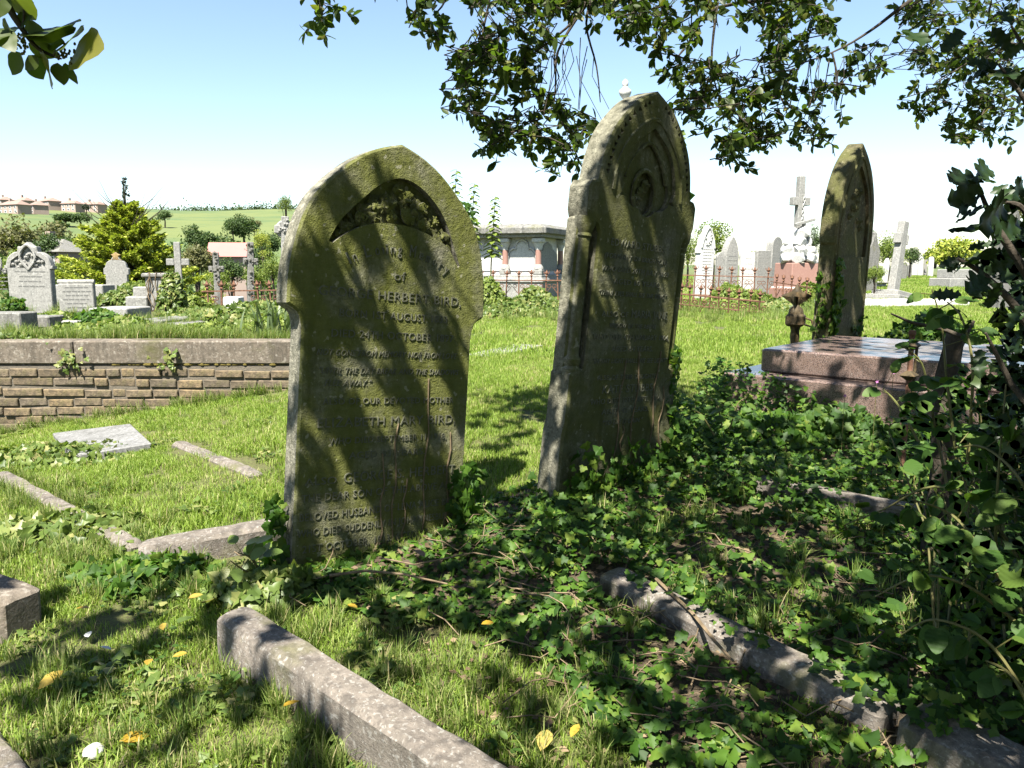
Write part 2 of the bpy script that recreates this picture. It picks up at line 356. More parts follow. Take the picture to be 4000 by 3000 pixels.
# ground: soil, moss and thatch under the grass
t = NT('ground_soil'); P_ = t.tc('Object')
far = t.n('ShaderNodeSeparateXYZ'); t.l(P_, far.inputs[0])
g1 = t.mix(t.ramp(t.noise(1.3, 6, .6, P_), [(.35, 0), (.65, 1)]), (.085, .115, .026), (.125, .135, .04)); g1 = t.mix(t.ramp(t.noise(70, 6, .8, P_), [(.42, 0), (.6, .9)]), g1, (.06, .05, .025)); g1 = t.mix(t.ramp(t.noise(130, 4, .8, P_), [(.55, 0), (.7, .6)]), g1, (.24, .19, .10))
n_ = t.noise(.02, 5, .6, P_); f1 = t.mix(t.ramp(n_, [(.42, 0), (.55, 1)]), (.09, .135, .045), (.135, .165, .05)); f1 = t.mix(t.ramp(t.noise(.11, 6, .7, P_), [(.5, 0), (.75, .5)]), f1, (.075, .115, .04))
c = t.mix(t.ramp(far.outputs[1], [(0, 0), (1, 1)]), g1, f1); rm = c.node.inputs[0].links[0].from_node
mr = t.n('ShaderNodeMapRange'); mr.inputs[1].default_value = 25; mr.inputs[2].default_value = 90; t.l(far.outputs[1], mr.inputs[0]); t.l(mr.outputs[0], rm.inputs[0])
M['ground'] = t.done(t.bsdf(c, .95, t.noise(40, 5, .7, P_), .6, .02))
t = NT('leaf_litter_soil'); c = t.ramp(t.noise(45, 5, .7), [(.3, (.035, .026, .016)), (.55, (.10, .075, .045)), (.75, (.19, .14, .085))]); M['litter'] = t.done(t.bsdf(c, .95, t.noise(60, 4, .7), .8, .02))
GR = [(0, (.10, .18, .02)), (.3, (.19, .295, .034)), (.6, (.27, .38, .06)), (.8, (.37, .42, .12)), (.88, (.46, .40, .20)), (1, (.52, .44, .26))]
M['grass'] = leafmat('grass_blades', GR, .35, .55, 1.3, 1)
M['longgrass'] = leafmat('long_grass_blades', [(0, (.10, .165, .028)), (.5, (.18, .26, .05)), (.85, (.29, .33, .11)), (1, (.46, .39, .20))], .35, .55, 1.3)
M['iris'] = leafmat('strap_leaves', [(0, (.12, .17, .075)), (1, (.22, .28, .13))], .3, .4, 1.2)
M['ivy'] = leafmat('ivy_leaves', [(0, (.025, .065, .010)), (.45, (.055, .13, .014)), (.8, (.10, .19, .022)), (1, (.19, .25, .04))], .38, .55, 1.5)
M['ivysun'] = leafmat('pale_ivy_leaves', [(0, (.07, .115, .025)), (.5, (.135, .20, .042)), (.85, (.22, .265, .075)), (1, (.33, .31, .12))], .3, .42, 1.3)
M['holm'] = leafmat('evergreen_leaves', [(0, (.034, .058, .013)), (.6, (.058, .092, .018)), (.9, (.10, .135, .025)), (1, (.20, .19, .04))], .45, .45, 1.8)
M['holly'] = leafmat('holly_leaves', [(0, (.014, .030, .010)), (.7, (.026, .052, .015)), (1, (.055, .09, .022))], .2, .45, 1.4)
M['bramble'] = leafmat('bramble_leaves', [(0, (.035, .085, .016)), (.6, (.065, .135, .022)), (1, (.12, .19, .035))], .4, .55, 1.5)
M['conifer'] = leafmat('golden_conifer_needles', [(0, (.12, .18, .025)), (.4, (.30, .36, .045)), (.8, (.46, .50, .08)), (1, (.56, .56, .13))], .3, .6, 1.2)
M['shrub'] = leafmat('bright_shrub_leaves', [(0, (.09, .14, .025)), (.5, (.17, .24, .04)), (1, (.29, .34, .08))], .35, .5, 1.3)
M['tree'] = leafmat('broadleaf_leaves', [(0, (.035, .065, .02)), (.5, (.06, .11, .03)), (1, (.11, .16, .045))], .3, .6, 1.2)
M['paletree'] = leafmat('pale_tree_leaves', [(0, (.10, .11, .045)), (.5, (.16, .165, .065)), (1, (.22, .21, .09))], .3, .6, 1.2)
M['dark'] = leafmat('dark_conifer_leaves', [(0, (.02, .035, .02)), (1, (.045, .065, .03))], .1, .6, 1.2)
M['yellow'] = leafmat('fallen_yellow_leaf', [(0, (.42, .27, .03)), (.6, (.50, .36, .06)), (1, (.42, .36, .12))], .3, .45, 1.1, 2)
M['white_p'] = leafmat('pale_petal', [(0, (.6, .6, .58)), (1, (.7, .7, .68))], .2, .5, 1)
t = NT('house_brick'); M['hbrick'] = t.done(t.bsdf(t.mix(t.noise(.5), (.30, .22, .18), (.42, .34, .29)), .9))
t = NT('roof_tile'); M['hroof'] = t.done(t.bsdf(t.mix(t.noise(.4), (.22, .15, .125), (.32, .23, .19)), .9))
t = NT('red_roof'); M['redroof'] = t.done(t.bsdf(t.mix(t.noise(.6), (.40, .16, .14), (.46, .20, .18)), .8))
t = NT('window_white'); M['wwhite'] = t.done(t.bsdf((.75, .75, .74), .5, K=.9))
t = NT('window_glass'); M['glass'] = t.done(t.bsdf((.05, .06, .07), .1, spec=.6))
t = NT('pink_petals'); M['pink'] = t.done(t.bsdf((.6, .22, .5), .6))
# ------------------------------------------------------------------ ground sheet
def build_ground():
    na, rr = 300, [0.0]+list(np.geomspace(.35, 950, 190))
    V = [(0, 0, h(0, 0))]; Fc = []
    A = np.linspace(0, 2*np.pi, na, endpoint=False)
    for r in rr[1:]:
        x, y = r*np.sin(A), r*np.cos(A); z = H(x, y)
        z = z+np.where(r < 30, .012*np.sin(x*5.1+1.3*np.sin(y*3.7))*np.cos(y*4.3+x), 0)+np.where(r > 150, .5*np.sin(x*.05)*np.cos(y*.04), 0)
        # the terrain dips a little beneath the raised terrace so that the two never share a plane
        V += list(zip(x, y, z))
    for i in range(na): Fc.append((0, 1+(i+1) % na, 1+i))
    for k in range(len(rr)-2):
        for i in range(na):
            j = (i+1) % na; a = 1+k*na; b = a+na; Fc.append((a+i, a+j, b+j, b+i))
    struct('ground', (V, Fc), M['ground'], sm=60)
build_ground()
TZ = .855                                        # soil level of the raised terrace behind the brick wall
WY = 6.5
def terr(x, y): return TZ+.03*np.sin(x*1.7+y)+.02*np.sin(y*2.3)-np.where(y > 12, (y-12)*.07, 0)
def build_terrace():
    xs = np.linspace(-16, -1.58, 40); ys = np.concatenate([[6.56], np.linspace(6.7, 17, 30)]); V, Fc = [], []; n = len(xs)
    for y in ys:
        for x in xs: V.append((x, y, float(terr(x, y))))
    for j in range(len(ys)-1):
        for i in range(n-1): a = j*n+i; Fc.append((a, a+1, a+n+1, a+n))
    e = [j for j in range(n)]+[(j+1)*n-1 for j in range(1, len(ys))]+[(len(ys)-1)*n+i for i in reversed(range(n-1))]+[j*n for j in reversed(range(1, len(ys)-1))]
    o = len(V); V += [(V[i][0], V[i][1], -1.6) for i in e]
    for k in range(len(e)): a, b = k, (k+1) % len(e); Fc.append((e[b], e[a], o+a, o+b))
    struct('terrace', (V, Fc), M['ground'], sm=50)
build_terrace()
# ------------------------------------------------------------------ brick retaining wall
def build_wall():
    t = thing('retaining_wall', 'low brown brick retaining wall with long stone coping behind the lawn', 'wall', (-3.6, WY, .1))
    x0, x1 = -7.2, -1.62
    add('mortar_backing', box((x0+x1)/2, WY+.052, .1, x1-x0-.02, .155, 1.16), M['mortar'], t, True)
    xs = [-7.2, -5.9, -3.62, -1.60]
    for a, b in zip(xs, xs[1:]):
        add('coping_stone', box((a+b)/2, WY+.075, .795, b-a-.012, .22, .195, .012), M['coping'], t, True)
    add('coping_stone', box(-1.69, WY+3.3, .795, .2, 6.2, .19, .012), M['coping'], t, True)
    add('side_wall', box(-1.66, WY+3.3, .1, .12, 6.2, 1.16), M['brick'], t, True)
    add('string_course', box((x0+x1)/2, WY+.068, .676, x1-x0, .17, .036, .006), M['coping'], t, True)
    me = [mesh('brick', box(0, 0, 0, w, .1, .064, .006)) for w in (.215, .205, .225, .105, .33)]
    for m_ in me: m_.materials.append(M['brick'])
    z = .62; row = 0
    while z > -.12:
        x = x0+(.11 if row % 2 else 0)+random.uniform(0, .05)
        while x < x1-.1:
            k = random.choices(range(5), (4, 3, 3, 2, 1.2))[0]; w = (.215, .205, .225, .105, .33)[k]
            sh_ = random.uniform(.0, .004)
            if x+w > x1: break
            if z+.03 > h(x+w/2, WY)-.06 and x > -5.2:
                b = add('brick', me[k], None, t, True); b.location = (x+w/2, WY+.012+random.uniform(-.012, .010), z+random.uniform(-.006, .005)+.012*math.sin(x*1.3+row))
                b.rotation_euler = (random.uniform(-.04, .04), random.uniform(-.025, .025), random.uniform(-.04, .04)); b.scale = (1, 1, random.uniform(.9, 1.06))
            x += w+.011
        z -= .0765; row += 1
build_wall()
# ------------------------------------------------------------------ the two near headstones
def frameM(yaw, roll, lean, O):
    cy, sy = math.cos(yaw), math.sin(yaw); Rv = Vector((cy, sy, 0)); N = Vector((sy, -cy, 0)); U = Vector((0, 0, 1))
    U2 = U*math.cos(lean)+N*math.sin(lean); N2 = N*math.cos(lean)-U*math.sin(lean)
    R3 = Rv*math.cos(roll)-U2*math.sin(roll); U3 = U2*math.cos(roll)+Rv*math.sin(roll)
    m = Matrix.Identity(4)
    for i in range(3): m[i][0] = R3[i]; m[i][1] = -N2[i]; m[i][2] = U3[i]; m[i][3] = O[i]
    return m                                     # local x along the face, y into the stone, z up the stone
def mirror(half): return [(-s, t) for s, t in half]+[(s, t) for s, t in reversed(half) if abs(s) > 1e-6]
def textline(parent, s0, s1, t, hgt, txt, mat, shear=0.0, d=.0):
    for g in words(text_mesh(txt, s1-s0, hgt, .005, shear), (s1-s0)/len(txt)*.42):
        o = add('inscription_word', g, mat, parent); o.location = (s0, d, t)
def rose(r, seed):
    rd = random.Random(seed); gs = []
    for ring, (k, rr, tilt, z) in enumerate([(1, .0, 0, .55), (3, .28, .9, .45), (5, .62, .5, .22)]):
        for i in range(k):
            a = 2*math.pi*i/k+ring*.7+rd.uniform(-.2, .2); V, Fc = [], []; w = (.42, .42, .5)[ring]
            for u in range(5):
                for v in range(4):
                    uu = (u/4-.5)*2; vv = v/3; rad = rr*(.45+.75*vv); an = a+uu*w*1.6/(k if k > 1 else 1)*1.25
                    V.append((rad*math.cos(an)+(.3*uu if k == 1 else 0), -(z+.32*math.sin(vv*2.2)*(1-.3*uu*uu)-.05*ring), rad*math.sin(an)+(.3*(vv-.5) if k == 1 else 0)))
            for u in range(4):
                for v in range(3): q = u*4+v; Fc.append((q, q+1, q+5, q+4))
            gs.append((V, Fc))
    gs.append(lathe([(.05, -.05), (.75, 0), (.8, .12), (.55, .32), (.25, .5), (.02, .56)], 10)); v, f = gs[-1]; gs[-1] = ([(p[0], -p[2], p[1]) for p in v], f)
    V, Fc = G(*gs); return [(p[0]*r, p[1]*r, p[2]*r) for p in V], Fc
def build_george():
    Mx = frameM(R(40.4), R(5.7), R(-1.4), (-.571, 3.348, .27))
    t = thing('headstone', 'broad mossy round-shouldered headstone with carved roses and raised lettering, leaning right', 'headstone', M=Mx)
    half = [(.427, -.45), (.427, .3), (.427, .93)]+catmull([(.427, .93), (.432, .975), (.448, 1.012), (.485, 1.035)], 3)[1:]
    half += [(.495, 1.045)]+catmull([(.495, 1.05), (.492, 1.16), (.476, 1.27), (.44, 1.40), (.372, 1.515), (.24, 1.642), (.12, 1.715), (.0, 1.756)], 4)
    out = mirror([(s, q) for s, q in half])
    lun = [(-.328, 1.305)]+catmull([(-.328, 1.31), (-.28, 1.395), (-.19, 1.49), (-.10, 1.57), (0, 1.612), (.10, 1.59), (.19, 1.525), (.25, 1.45), (.30, 1.345), (.335, 1.27)], 3)
    lun += catmull([(.325, 1.262), (.30, 1.30), (.265, 1.345), (.20, 1.375), (.10, 1.405), (0, 1.415), (-.12, 1.405), (-.22, 1.365), (-.28, 1.325), (-.31, 1.30)], 3)
    me = boolcut(slab(out, 0, .115, .010), [slab(lun, -.05, .042, .0001)])
    add('slab', me, M['george'], t)
    rs = [(-.235, 1.365, .035), (-.17, 1.42, .05), (-.115, 1.475, .045), (-.10, 1.425, .036), (-.04, 1.50, .055), (-.02, 1.445, .04), (.045, 1.535, .05), (.06, 1.465, .065), (.13, 1.50, .045), (.14, 1.43, .05), (.195, 1.45, .042), (.235, 1.395, .036), (.265, 1.345, .03), (.0, 1.565, .035), (-.27, 1.345, .025), (.28, 1.31, .022)]
    for i, (s, q, r) in enumerate(rs):
        o = add('carved_rose', rose(r, i), M['george'], t, sm=40); o.location = (s, .036, q); o.rotation_euler = (random.uniform(-.4, .4), random.uniform(0, 6), random.uniform(-.4, .4))
    lf = mesh('carved_leaf', G(([(x, -z*1.5, y) for x, y, z in IVY[0]], IVY[1]), ([(x, .12, y) for x, y, z in IVY[0]], IVY[1])))
    lf.materials.append(M['george'])
    for i in range(34):
        s = random.uniform(-.27, .28); q = 1.415-.9*s*s+random.uniform(-.01, .16)*(1-3*abs(s)); o = add('carved_leaf', lf, None, t); o.location = (s, .018, q); k = random.uniform(.045, .075); o.scale = (k, k*.6, k)
        o.rotation_euler = (random.uniform(-.5, .3), random.uniform(0, 6.28), random.uniform(-.3, .3))
    L = M['lead']
    # the arched opening line, letter by letter
    s_ = 'In Loving Memory'; wd = [.34 if c in 'Iiv ' else 1.0 if c in 'LM' else .66 for c in s_]; tot = sum(wd); acc = 0
    for c, w in zip(s_, wd):
        u = (acc+w/2)/tot; acc += w
        if c == ' ': continue
        a = (u-.5)*1.05; r = .50; s0 = .018+r*math.sin(a); q = 1.287-r*(1-math.cos(a))
        big = c in 'ILM'; o = add('inscription_letter', text_mesh(c, .030*w*.95, .052 if big else .046, .006), L, t); o.location = (s0, 0, q); o.rotation_euler = (0, a, 0); 
        dx = Matrix.Rotation(a, 3, 'Y') @ Vector((-.015*w, 0, 0)); o.location = Vector((s0, 0, q))+dx
    for s0, s1, q, hg, tx, sh in [(-.012, .045, 1.175, .04, 'of', 0), (-.363, .351, 1.086, .040, 'GEORGE HERBERT BIRD,', 0), (-.266, .279, 1.004, .033, 'BORN 1ST AUGUST 1833', 0), (-.298, .32, .919, .033, 'DIED 24TH OCTOBER 1897', 0),
            (-.361, .346, .842, .026, 'NOT GONE FROM MEMORY NOR FROM LOVE', .3), (-.346, .361, .767, .026, '"UNTIL THE DAY BREAK AND THE SHADOWS', .3), (-.32, -.099, .716, .026, 'FLEE AWAY."', .3),
            (-.324, .339, .638, .027, 'ALSO OF OUR DEVOTED MOTHER', 0), (-.343, .356, .543, .040, 'ELIZABETH MARY BIRD,', 0), (-.288, .31, .471, .027, 'WHO DIED SEPTEMBER 11 1918,', 0), (-.19, .195, .405, .029, 'AGED 83 YEARS.', 0),
            (-.387, -.245, .305, .030, 'ALSO', 0), (-.21, .383, .305, .042, 'GEORGE S. HERBERT,', 0), (-.399, .387, .236, .032, 'THE DEAR SON OF THE ABOVE AND', 0), (-.404, .393, .158, .032, 'BELOVED HUSBAND OF LENA ALICE BIRD', 0),
            (-.412, .372, .092, .031, 'WHO DIED SUDDENLY IN JOHANNESBURG', 0), (-.386, .37, .024, .031, '21ST OCTOBER, 1913. AGED 47 YEARS', 0)]:
        textline(t, s0, s1, q, hg, tx, L, sh)
    return Mx
MG = build_george()
def build_kate():
    Mx = frameM(R(43.26), R(4.26), R(3.0), (.565, 4.143, .34))
    t = thing('headstone', 'tall mossy pointed-arch headstone with side shafts and dogtooth moulding, ivy at its foot', 'headstone', M=Mx)
    half = [(.47, -.5), (.47, .30), (.455, .36), (.452, .55), (.452, .60), (.425, .62), (.36, .625), (.352, .66), (.352, 1.30), (.37, 1.335), (.43, 1.36), (.447, 1.40), (.447, 1.515), (.425, 1.545), (.392, 1.55)]
    half += catmull([(.385, 1.56), (.362, 1.68), (.318, 1.79), (.245, 1.885), (.14, 1.98), (.0, 2.045)], 4)
    out = mirror(half)
    inner = mirror([(.235, 1.50), (.215, 1.52)]+catmull([(.232, 1.56), (.205, 1.67), (.14, 1.77), (.0, 1.862)], 4))
    tre = [(.185*math.cos(a)*(1+.16*math.cos(3*(a-math.pi/2))), 1.60+.17*math.sin(a)*(1+.16*math.cos(3*(a-math.pi/2)))) for a in np.linspace(0, 2*math.pi, 40, endpoint=False)]
    ov = [(.095*math.cos(a), 1.535+.12*math.sin(a)) for a in np.linspace(0, 2*math.pi, 24, endpoint=False)]
    cuts = [slab(inner, -.05, .022, .0001), slab(tre, -.05, .040, .0001), slab(ov, -.05, .062, .0001)]
    arcp = catmull([(.335, 1.60), (.312, 1.70), (.262, 1.80), (.18, 1.90), (.07, 1.975)], 3); arcp = arcp[::1]
    for sg in (-1, 1):
        for k, (s, q) in enumerate(arcp):
            if k % 1 == 0:
                d = .017; a = math.atan2(q-1.45, s); pts = []
                for j in range(3): b = a+2*math.pi*j/3; pts.append((sg*(s+d*math.cos(b)), q+d*math.sin(b)))
                cuts.append(slab(pts, -.05, .022, .0001))
    add('slab', boolcut(slab(out, 0, .15, .012), cuts), M['kate'], t)
    rib = catmull([(-.285, 1.52), (-.262, 1.66), (-.17, 1.80), (0, 1.905), (.17, 1.80), (.262, 1.66), (.285, 1.52)], 5)
    add('hood_mould', tube([(s, .004, q) for s, q in rib], .014, 6), M['kate'], t, sm=40)
    rb2 = catmull([(-.17, 1.60), (-.12, 1.70), (0, 1.79), (.12, 1.70), (.17, 1.60)], 5)
    add('inner_moulding', tube([(s, .026, q) for s, q in rb2], .011, 6), M['kate'], t, sm=40)
    add('medallion', G(tube([(.092*math.cos(a), .03, 1.535+.117*math.sin(a)) for a in np.linspace(0, 2*math.pi, 25)], .012, 6), *[xf(rose(.04, 40+i), Matrix.Translation((.03*(i-1), .055, 1.50+.04*i))) for i in range(3)]), M['kate'], t, sm=40)
    prof = [(.0, .585), (.050, .59), (.052, .625), (.040, .64), (.048, .655), (.048, .675), (.036, .69), (.034, .70), (.034, 1.27), (.042, 1.28), (.038, 1.295), (.050, 1.325), (.054, 1.35), (.054, 1.375), (0, 1.378)]
    for sg in (-1, 1):
        add('colonnette', lathe(prof, 12, (sg*.405, .052, 0)), M['kate'], t, sm=35)
        add('buttress', box(sg*.405, .098, .62, .088, .09, 1.5, .012), M['kate'], t)
    L = M['lead']
    for s0, s1, q, hg, tx, sh in [(-.258, .199, 1.25, .036, 'EDWARD STUBBS,', 0), (-.296, .224, 1.186, .026, '(FORMERLY OF BRIGHTON)', .2), (-.307, .25, 1.123, .026, 'WHO DIED 20TH JULY 1893', .2), (-.204, .192, 1.062, .027, 'AGED 60 YEARS.', 0), (-.309, .26, 1.003, .024, '"THINE EYES SHALL SEE THE KING."', .3), (-.03, .03, .962, .02, '—', 0),
            (-.27, -.06, .895, .028, 'ALSO OF', 0), (-.03, .283, .894, .042, 'MARIA JANE', 0), (-.201, .197, .839, .024, 'WIDOW OF THE ABOVE', .2), (-.321, .325, .778, .028, 'WHO DIED 4TH JANUARY 1904,', 0), (-.163, .189, .717, .028, 'AGED 64 YEARS.', 0), (-.301, .331, .655, .025, '"IN THY LIGHT SHALL WE SEE LIGHT"', .25),
            (-.252, .268, .568, .026, 'ALSO OF THEIR DAUGHTER', 0), (-.202, .243, .498, .042, 'KATE STUBBS,', 0), (-.289, .319, .443, .027, 'WHO DIED 12TH SEPT. 1904,', 0), (-.189, .21, .386, .028, 'AGED 42 YEARS.', 0), (-.17, .168, .328, .024, '"TO DIE IS GAIN."', .25)]:
        textline(t, s0, s1, q, hg, tx, L, sh)
    return Mx
MK = build_kate()
def build_third():
    Mx = frameM(R(45), R(-.4), R(2), (2.98, 7.05, .56))
    t = thing('headstone', 'slender brown weather-worn lancet headstone standing behind the granite tomb', 'headstone', M=Mx)
    half = [(.37, -.4), (.372, .9), (.375, 1.12), (.395, 1.14), (.395, 1.2)]+catmull([(.395, 1.22), (.385, 1.40), (.34, 1.58), (.25, 1.76), (.13, 1.89), (.0, 1.985)], 4)
    lun = mirror([(.26, 1.02), (.27, 1.2)]+catmull([(.27, 1.22), (.25, 1.42), (.17, 1.62), (.0, 1.80)], 3))
    me = boolcut(slab(mirror(half), 0, .15, .014), [slab(lun, -.05, .028, .0001)])
    add('slab', me, M['worn'], t)
    for i in range(14):
        o = add('carved_leaf', rose(random.uniform(.03, .055), 70+i), M['worn'], t, sm=40); s = random.uniform(-.12, .14); o.location = (s, .03, random.uniform(1.34, 1.66)-abs(s)*.6); o.rotation_euler = (0, random.uniform(0, 6), 0)
    add('rolled_moulding', tube([(s, .004, q) for s, q in catmull([(-.33, .3), (-.33, 1.2), (-.30, 1.42), (-.2, 1.66), (0, 1.87), (.2, 1.66), (.30, 1.42), (.33, 1.2), (.33, .3)], 4)], .016, 6), M['worn'], t, sm=40)
    return Mx
MT = build_third()
M['tablet'] = stone('stained_marble', (.20, .20, .19), (.44, .44, .43), (.12, .12, .11), (.55, .55, .54), None, 0, 1.6, .3, K=.42)
def rough_box(L_, w, hgt, bev, seed, rough=.004):
    bm = bmesh.new(); V, Fc = box(0, 0, hgt/2-.12, L_, w, hgt+.24, bev); vs = [bm.verts.new(p) for p in V]
    for f in Fc: bm.faces.new([vs[i] for i in f])
    n = max(2, int(L_/.045)); bmesh.ops.subdivide_edges(bm, edges=[e for e in bm.edges if abs(e.verts[0].co.x-e.verts[1].co.x) > L_*.5], cuts=n, use_grid_fill=True)
    bmesh.ops.subdivide_edges(bm, edges=[e for e in bm.edges if e.calc_length() > .06], cuts=2, use_grid_fill=True)
    from mathutils import noise
    for v in bm.verts:
        q = v.co*9+Vector((seed, 0, 0)); k = noise.noise(q)*rough*1.6+noise.noise(q*4)*rough; chip = max(0, noise.noise(v.co*14+Vector((0, seed, 3)))-.25)*.03
        d = Vector((0, v.co.y/w, max(0, v.co.z)/hgt)); ed = abs(v.co.y) > w*.38 and v.co.z > hgt*.8
        v.co += d.normalized()*k if d.length > 0 else Vector(); v.co -= (d*chip if ed else Vector())
    me = bpy.data.meshes.new('kerb'); bm.to_mesh(me); bm.free(); me.polygons.foreach_set('use_smooth', [True]*len(me.polygons)); me.set_sharp_from_angle(angle=R(40)); return me
KEEPOUT = []
def kerb(name, p0, p1, w, hgt, mat, label, up=.02, bev=.018, cat='kerb', extra=None, z=None):
    KEEPOUT.append((p0, p1, w)); p0 = np.array(p0, float); p1 = np.array(p1, float); d = p1-p0; L_ = np.hypot(*d); c = (p0+p1)/2
    za, zb = (h(*p0), h(*p1)) if z is None else z; rz = math.atan2(d[1], d[0])
    Mx = Matrix.Translation((c[0], c[1], (za+zb)/2)) @ Matrix.Rotation(rz, 4, 'Z') @ Matrix.Rotation(-math.atan2(zb-za, L_), 4, 'Y')
    g = rough_box(L_, w, hgt, bev, int(abs(p0[0]*1000)))
    # subdivide along its length with slight unevenness
    return solo(name, g, mat, label, cat, M=Mx)
kerb('kerb_stone', (-.955, 2.53), (.45, 1.29), .125, .155, M['kerb'], 'long pale lichened kerb running forward from the broad rose-carved headstone')
kerb('kerb_stone', (.38, 2.97), (1.09, 2.10), .13, .085, M['kerb'], 'narrow kerb half buried in ivy in front of the tall pointed headstone')
kerb('kerb_stone', (1.115, 2.06), (1.80, 1.22), .17, .115, M['kerb'], 'wide broken end of a kerb in the bottom right corner under brambles')
kerb('kerb_stone', (1.26, 3.98), (2.0, 3.5), .11, .10, M['kerb'], 'thin shaded kerb among dark ivy below the pink granite tomb')
kerb('kerb_stone', (-2.95, 4.42), (-1.62, 3.27), .09, .05, M['kerb'], 'left edge kerb of the sunny grassy grave plot on the left')
kerb('kerb_stone', (-1.56, 3.16), (-.98, 3.43), .12, .10, M['kerb'], 'front edge kerb of the sunny grave plot, ending at the broad headstone')
kerb('kerb_stone', (-2.16, 4.98), (-1.40, 4.22), .09, .035, M['kerb'], 'right edge kerb of the sunny grave plot, almost sunk in the lawn')
kerb('kerb_stone', (-2.35, 2.92), (-1.72, 2.62), .16, .16, M['coping'], 'dark kerb end with a stepped top at the left edge', bev=.02)
kerb('kerb_stone', (-2.0, 2.32), (-1.20, 1.60), .36, .05, M['kerb'], 'flat slab corner sunk in the grass at the bottom left', bev=.01)
def flat(name, pts, th, mat, label, cat='grave slab'):
    KEEPOUT.append(((np.array(pts[0])+pts[1])/2, (np.array(pts[2])+pts[3])/2, .5))
    P = [np.array((x, y, h(x, y))) for x, y in pts]; c = sum(P)/len(P); V = [tuple(p-c+np.array([0, 0, th])) for p in P]+[tuple(p-c-np.array([0, 0, .1])) for p in P]; n = len(P)
    Fc = [tuple(range(n)), tuple(reversed(range(n, 2*n)))]+[(i, n+i, n+(i+1) % n, (i+1) % n) for i in range(n)]
    me = mesh(name, (V, Fc)); bm = bmesh.new(); bm.from_mesh(me); bmesh.ops.recalc_face_normals(bm, faces=bm.faces); bmesh.ops.bevel(bm, geom=bm.edges[:], offset=.006, segments=1, affect='EDGES'); bm.to_mesh(me); bm.free()
    return solo(name, me, mat, label, cat, M=Matrix.Translation(Vector(c)))
flat('grave_slab', [(-3.42, 5.75), (-2.82, 5.72), (-2.30, 4.92), (-2.70, 4.72)], .05, M['tablet'], 'small pale tablet lying flat in the lawn before the brick wall')
flat('grave_slab', [(-.48, 8.1), (.05, 9.1), (.35, 8.95), (-.2, 8.0)], .03, M['grey'], 'flat slab flush with the lawn between the two tall headstones')
# ------------------------------------------------------------------ pink granite tomb
def build_granite():
    a = math.atan2(.75, .66); Mx = Matrix.Translation((1.81, 5.6, .47)) @ Matrix.Rotation(a, 4, 'Z')    # local x = along the head, -y = towards the foot
    t = thing('ledger_tomb', 'low stepped pink granite tomb with a polished slanting lid', 'tomb', M=Mx)
    add('base_step', box(.72, -1.15, .07, 1.85, 2.75, .42, .012), M['granite'], t)
    add('lid', box(.72, -1.12, .365, 1.45, 2.3, .165, .012), M['granite'], t)
    for k in range(9):
        add('inscription_line', box(.36+.09*k, -1.0+.05*math.sin(k), .4485, .022, .9+.35*math.sin(k*2.1), .002), M['engr'], t)
build_granite()
# ------------------------------------------------------------------ iron posts
def post_star(loc, label):
    t = thing('iron_post', label, 'post', loc, R(-25))
    add('shaft', lathe([(.042, -.1), (.04, .12), (.036, .16), (.046, .2), (.036, .24), (.043, .3), (.038, .36), (.05, .40)], 8), M['iron'], t, sm=40)
    add('collar', box(0, 0, .46, .17, .17, .115, .02), M['iron'], t)
    add('cap', G(lathe([(.07, .515), (.06, .56), (.035, .585), (.03, .60)], 8)), M['iron'], t, sm=40)
    V = [(0, 0, .60), (.11, 0, .665), (0, .11, .665), (-.11, 0, .665), (0, -.11, .665), (.045, .045, .685), (-.045, .045, .685), (-.045, -.045, .685), (.045, -.045, .685), (0, 0, .80)]
    V = [(.03, .03, .60), (-.03, .03, .60), (-.03, -.03, .60), (.03, -.03, .60)]
    ring = []
    for i in range(16):
        b = 2*math.pi*i/16; r = .055+.085*max(0, math.cos(4*b))**2.5; ring.append((r*math.cos(b), r*math.sin(b), .672+.012*math.cos(4*b)))
    g = ([(.028*math.cos(2*math.pi*i/16), .028*math.sin(2*math.pi*i/16), .60) for i in range(16)]+ring+[(.045*math.cos(2*math.pi*i/16), .045*math.sin(2*math.pi*i/16), .725) for i in range(16)]+[(.012*math.cos(2*math.pi*i/16), .012*math.sin(2*math.pi*i/16), .775) for i in range(16)]+[(0, 0, .80)],
         [(k*16+i, k*16+(i+1) % 16, (k+1)*16+(i+1) % 16, (k+1)*16+i) for k in range(3) for i in range(16)]+[(48+i, 48+(i+1) % 16, 64) for i in range(16)])
    add('star_finial', g, M['iron'], t, sm=35)
    for dz in (0, .06): add('broken_rail', tube([(.08, 0, .48-dz), (.14, 0, .46-dz), (.22, .0, .33-dz)], .010, 5), M['iron'], t)
    add('broken_rail', tube([(.14, 0, .46), (.165, 0, .37)], .010, 5), M['iron'], t)
p = at(3105, 1300, 7.35); post_star((p[0], 7.35, h(p[0], 7.35)-.01), 'dark iron post with a star-shaped finial beside the worn lancet headstone')
def post_rail():
    p = at(3565, 1290, 4.15); z0 = h(p[0], 4.15); t = thing('iron_post', 'thin rusty broken rail post with diamond collars in front of the granite tomb', 'post', (p[0], 4.15, z0)); H_ = p[2]-z0
    add('shaft', lathe([(.014, -.1), (.014, H_-.03), (.02, H_-.02), (.018, H_)], 8), M['rust'], t)
    add('shaft', tube([(.022, 0, H_*.45), (.03, 0, H_-.07)], .008, 6), M['iron'], t)
    for z in (H_-.08, H_-.24): add('diamond_collar', lathe([(.01, z-.03), (.055, z), (.01, z+.03)], 4), M['iron'], t)
post_rail()
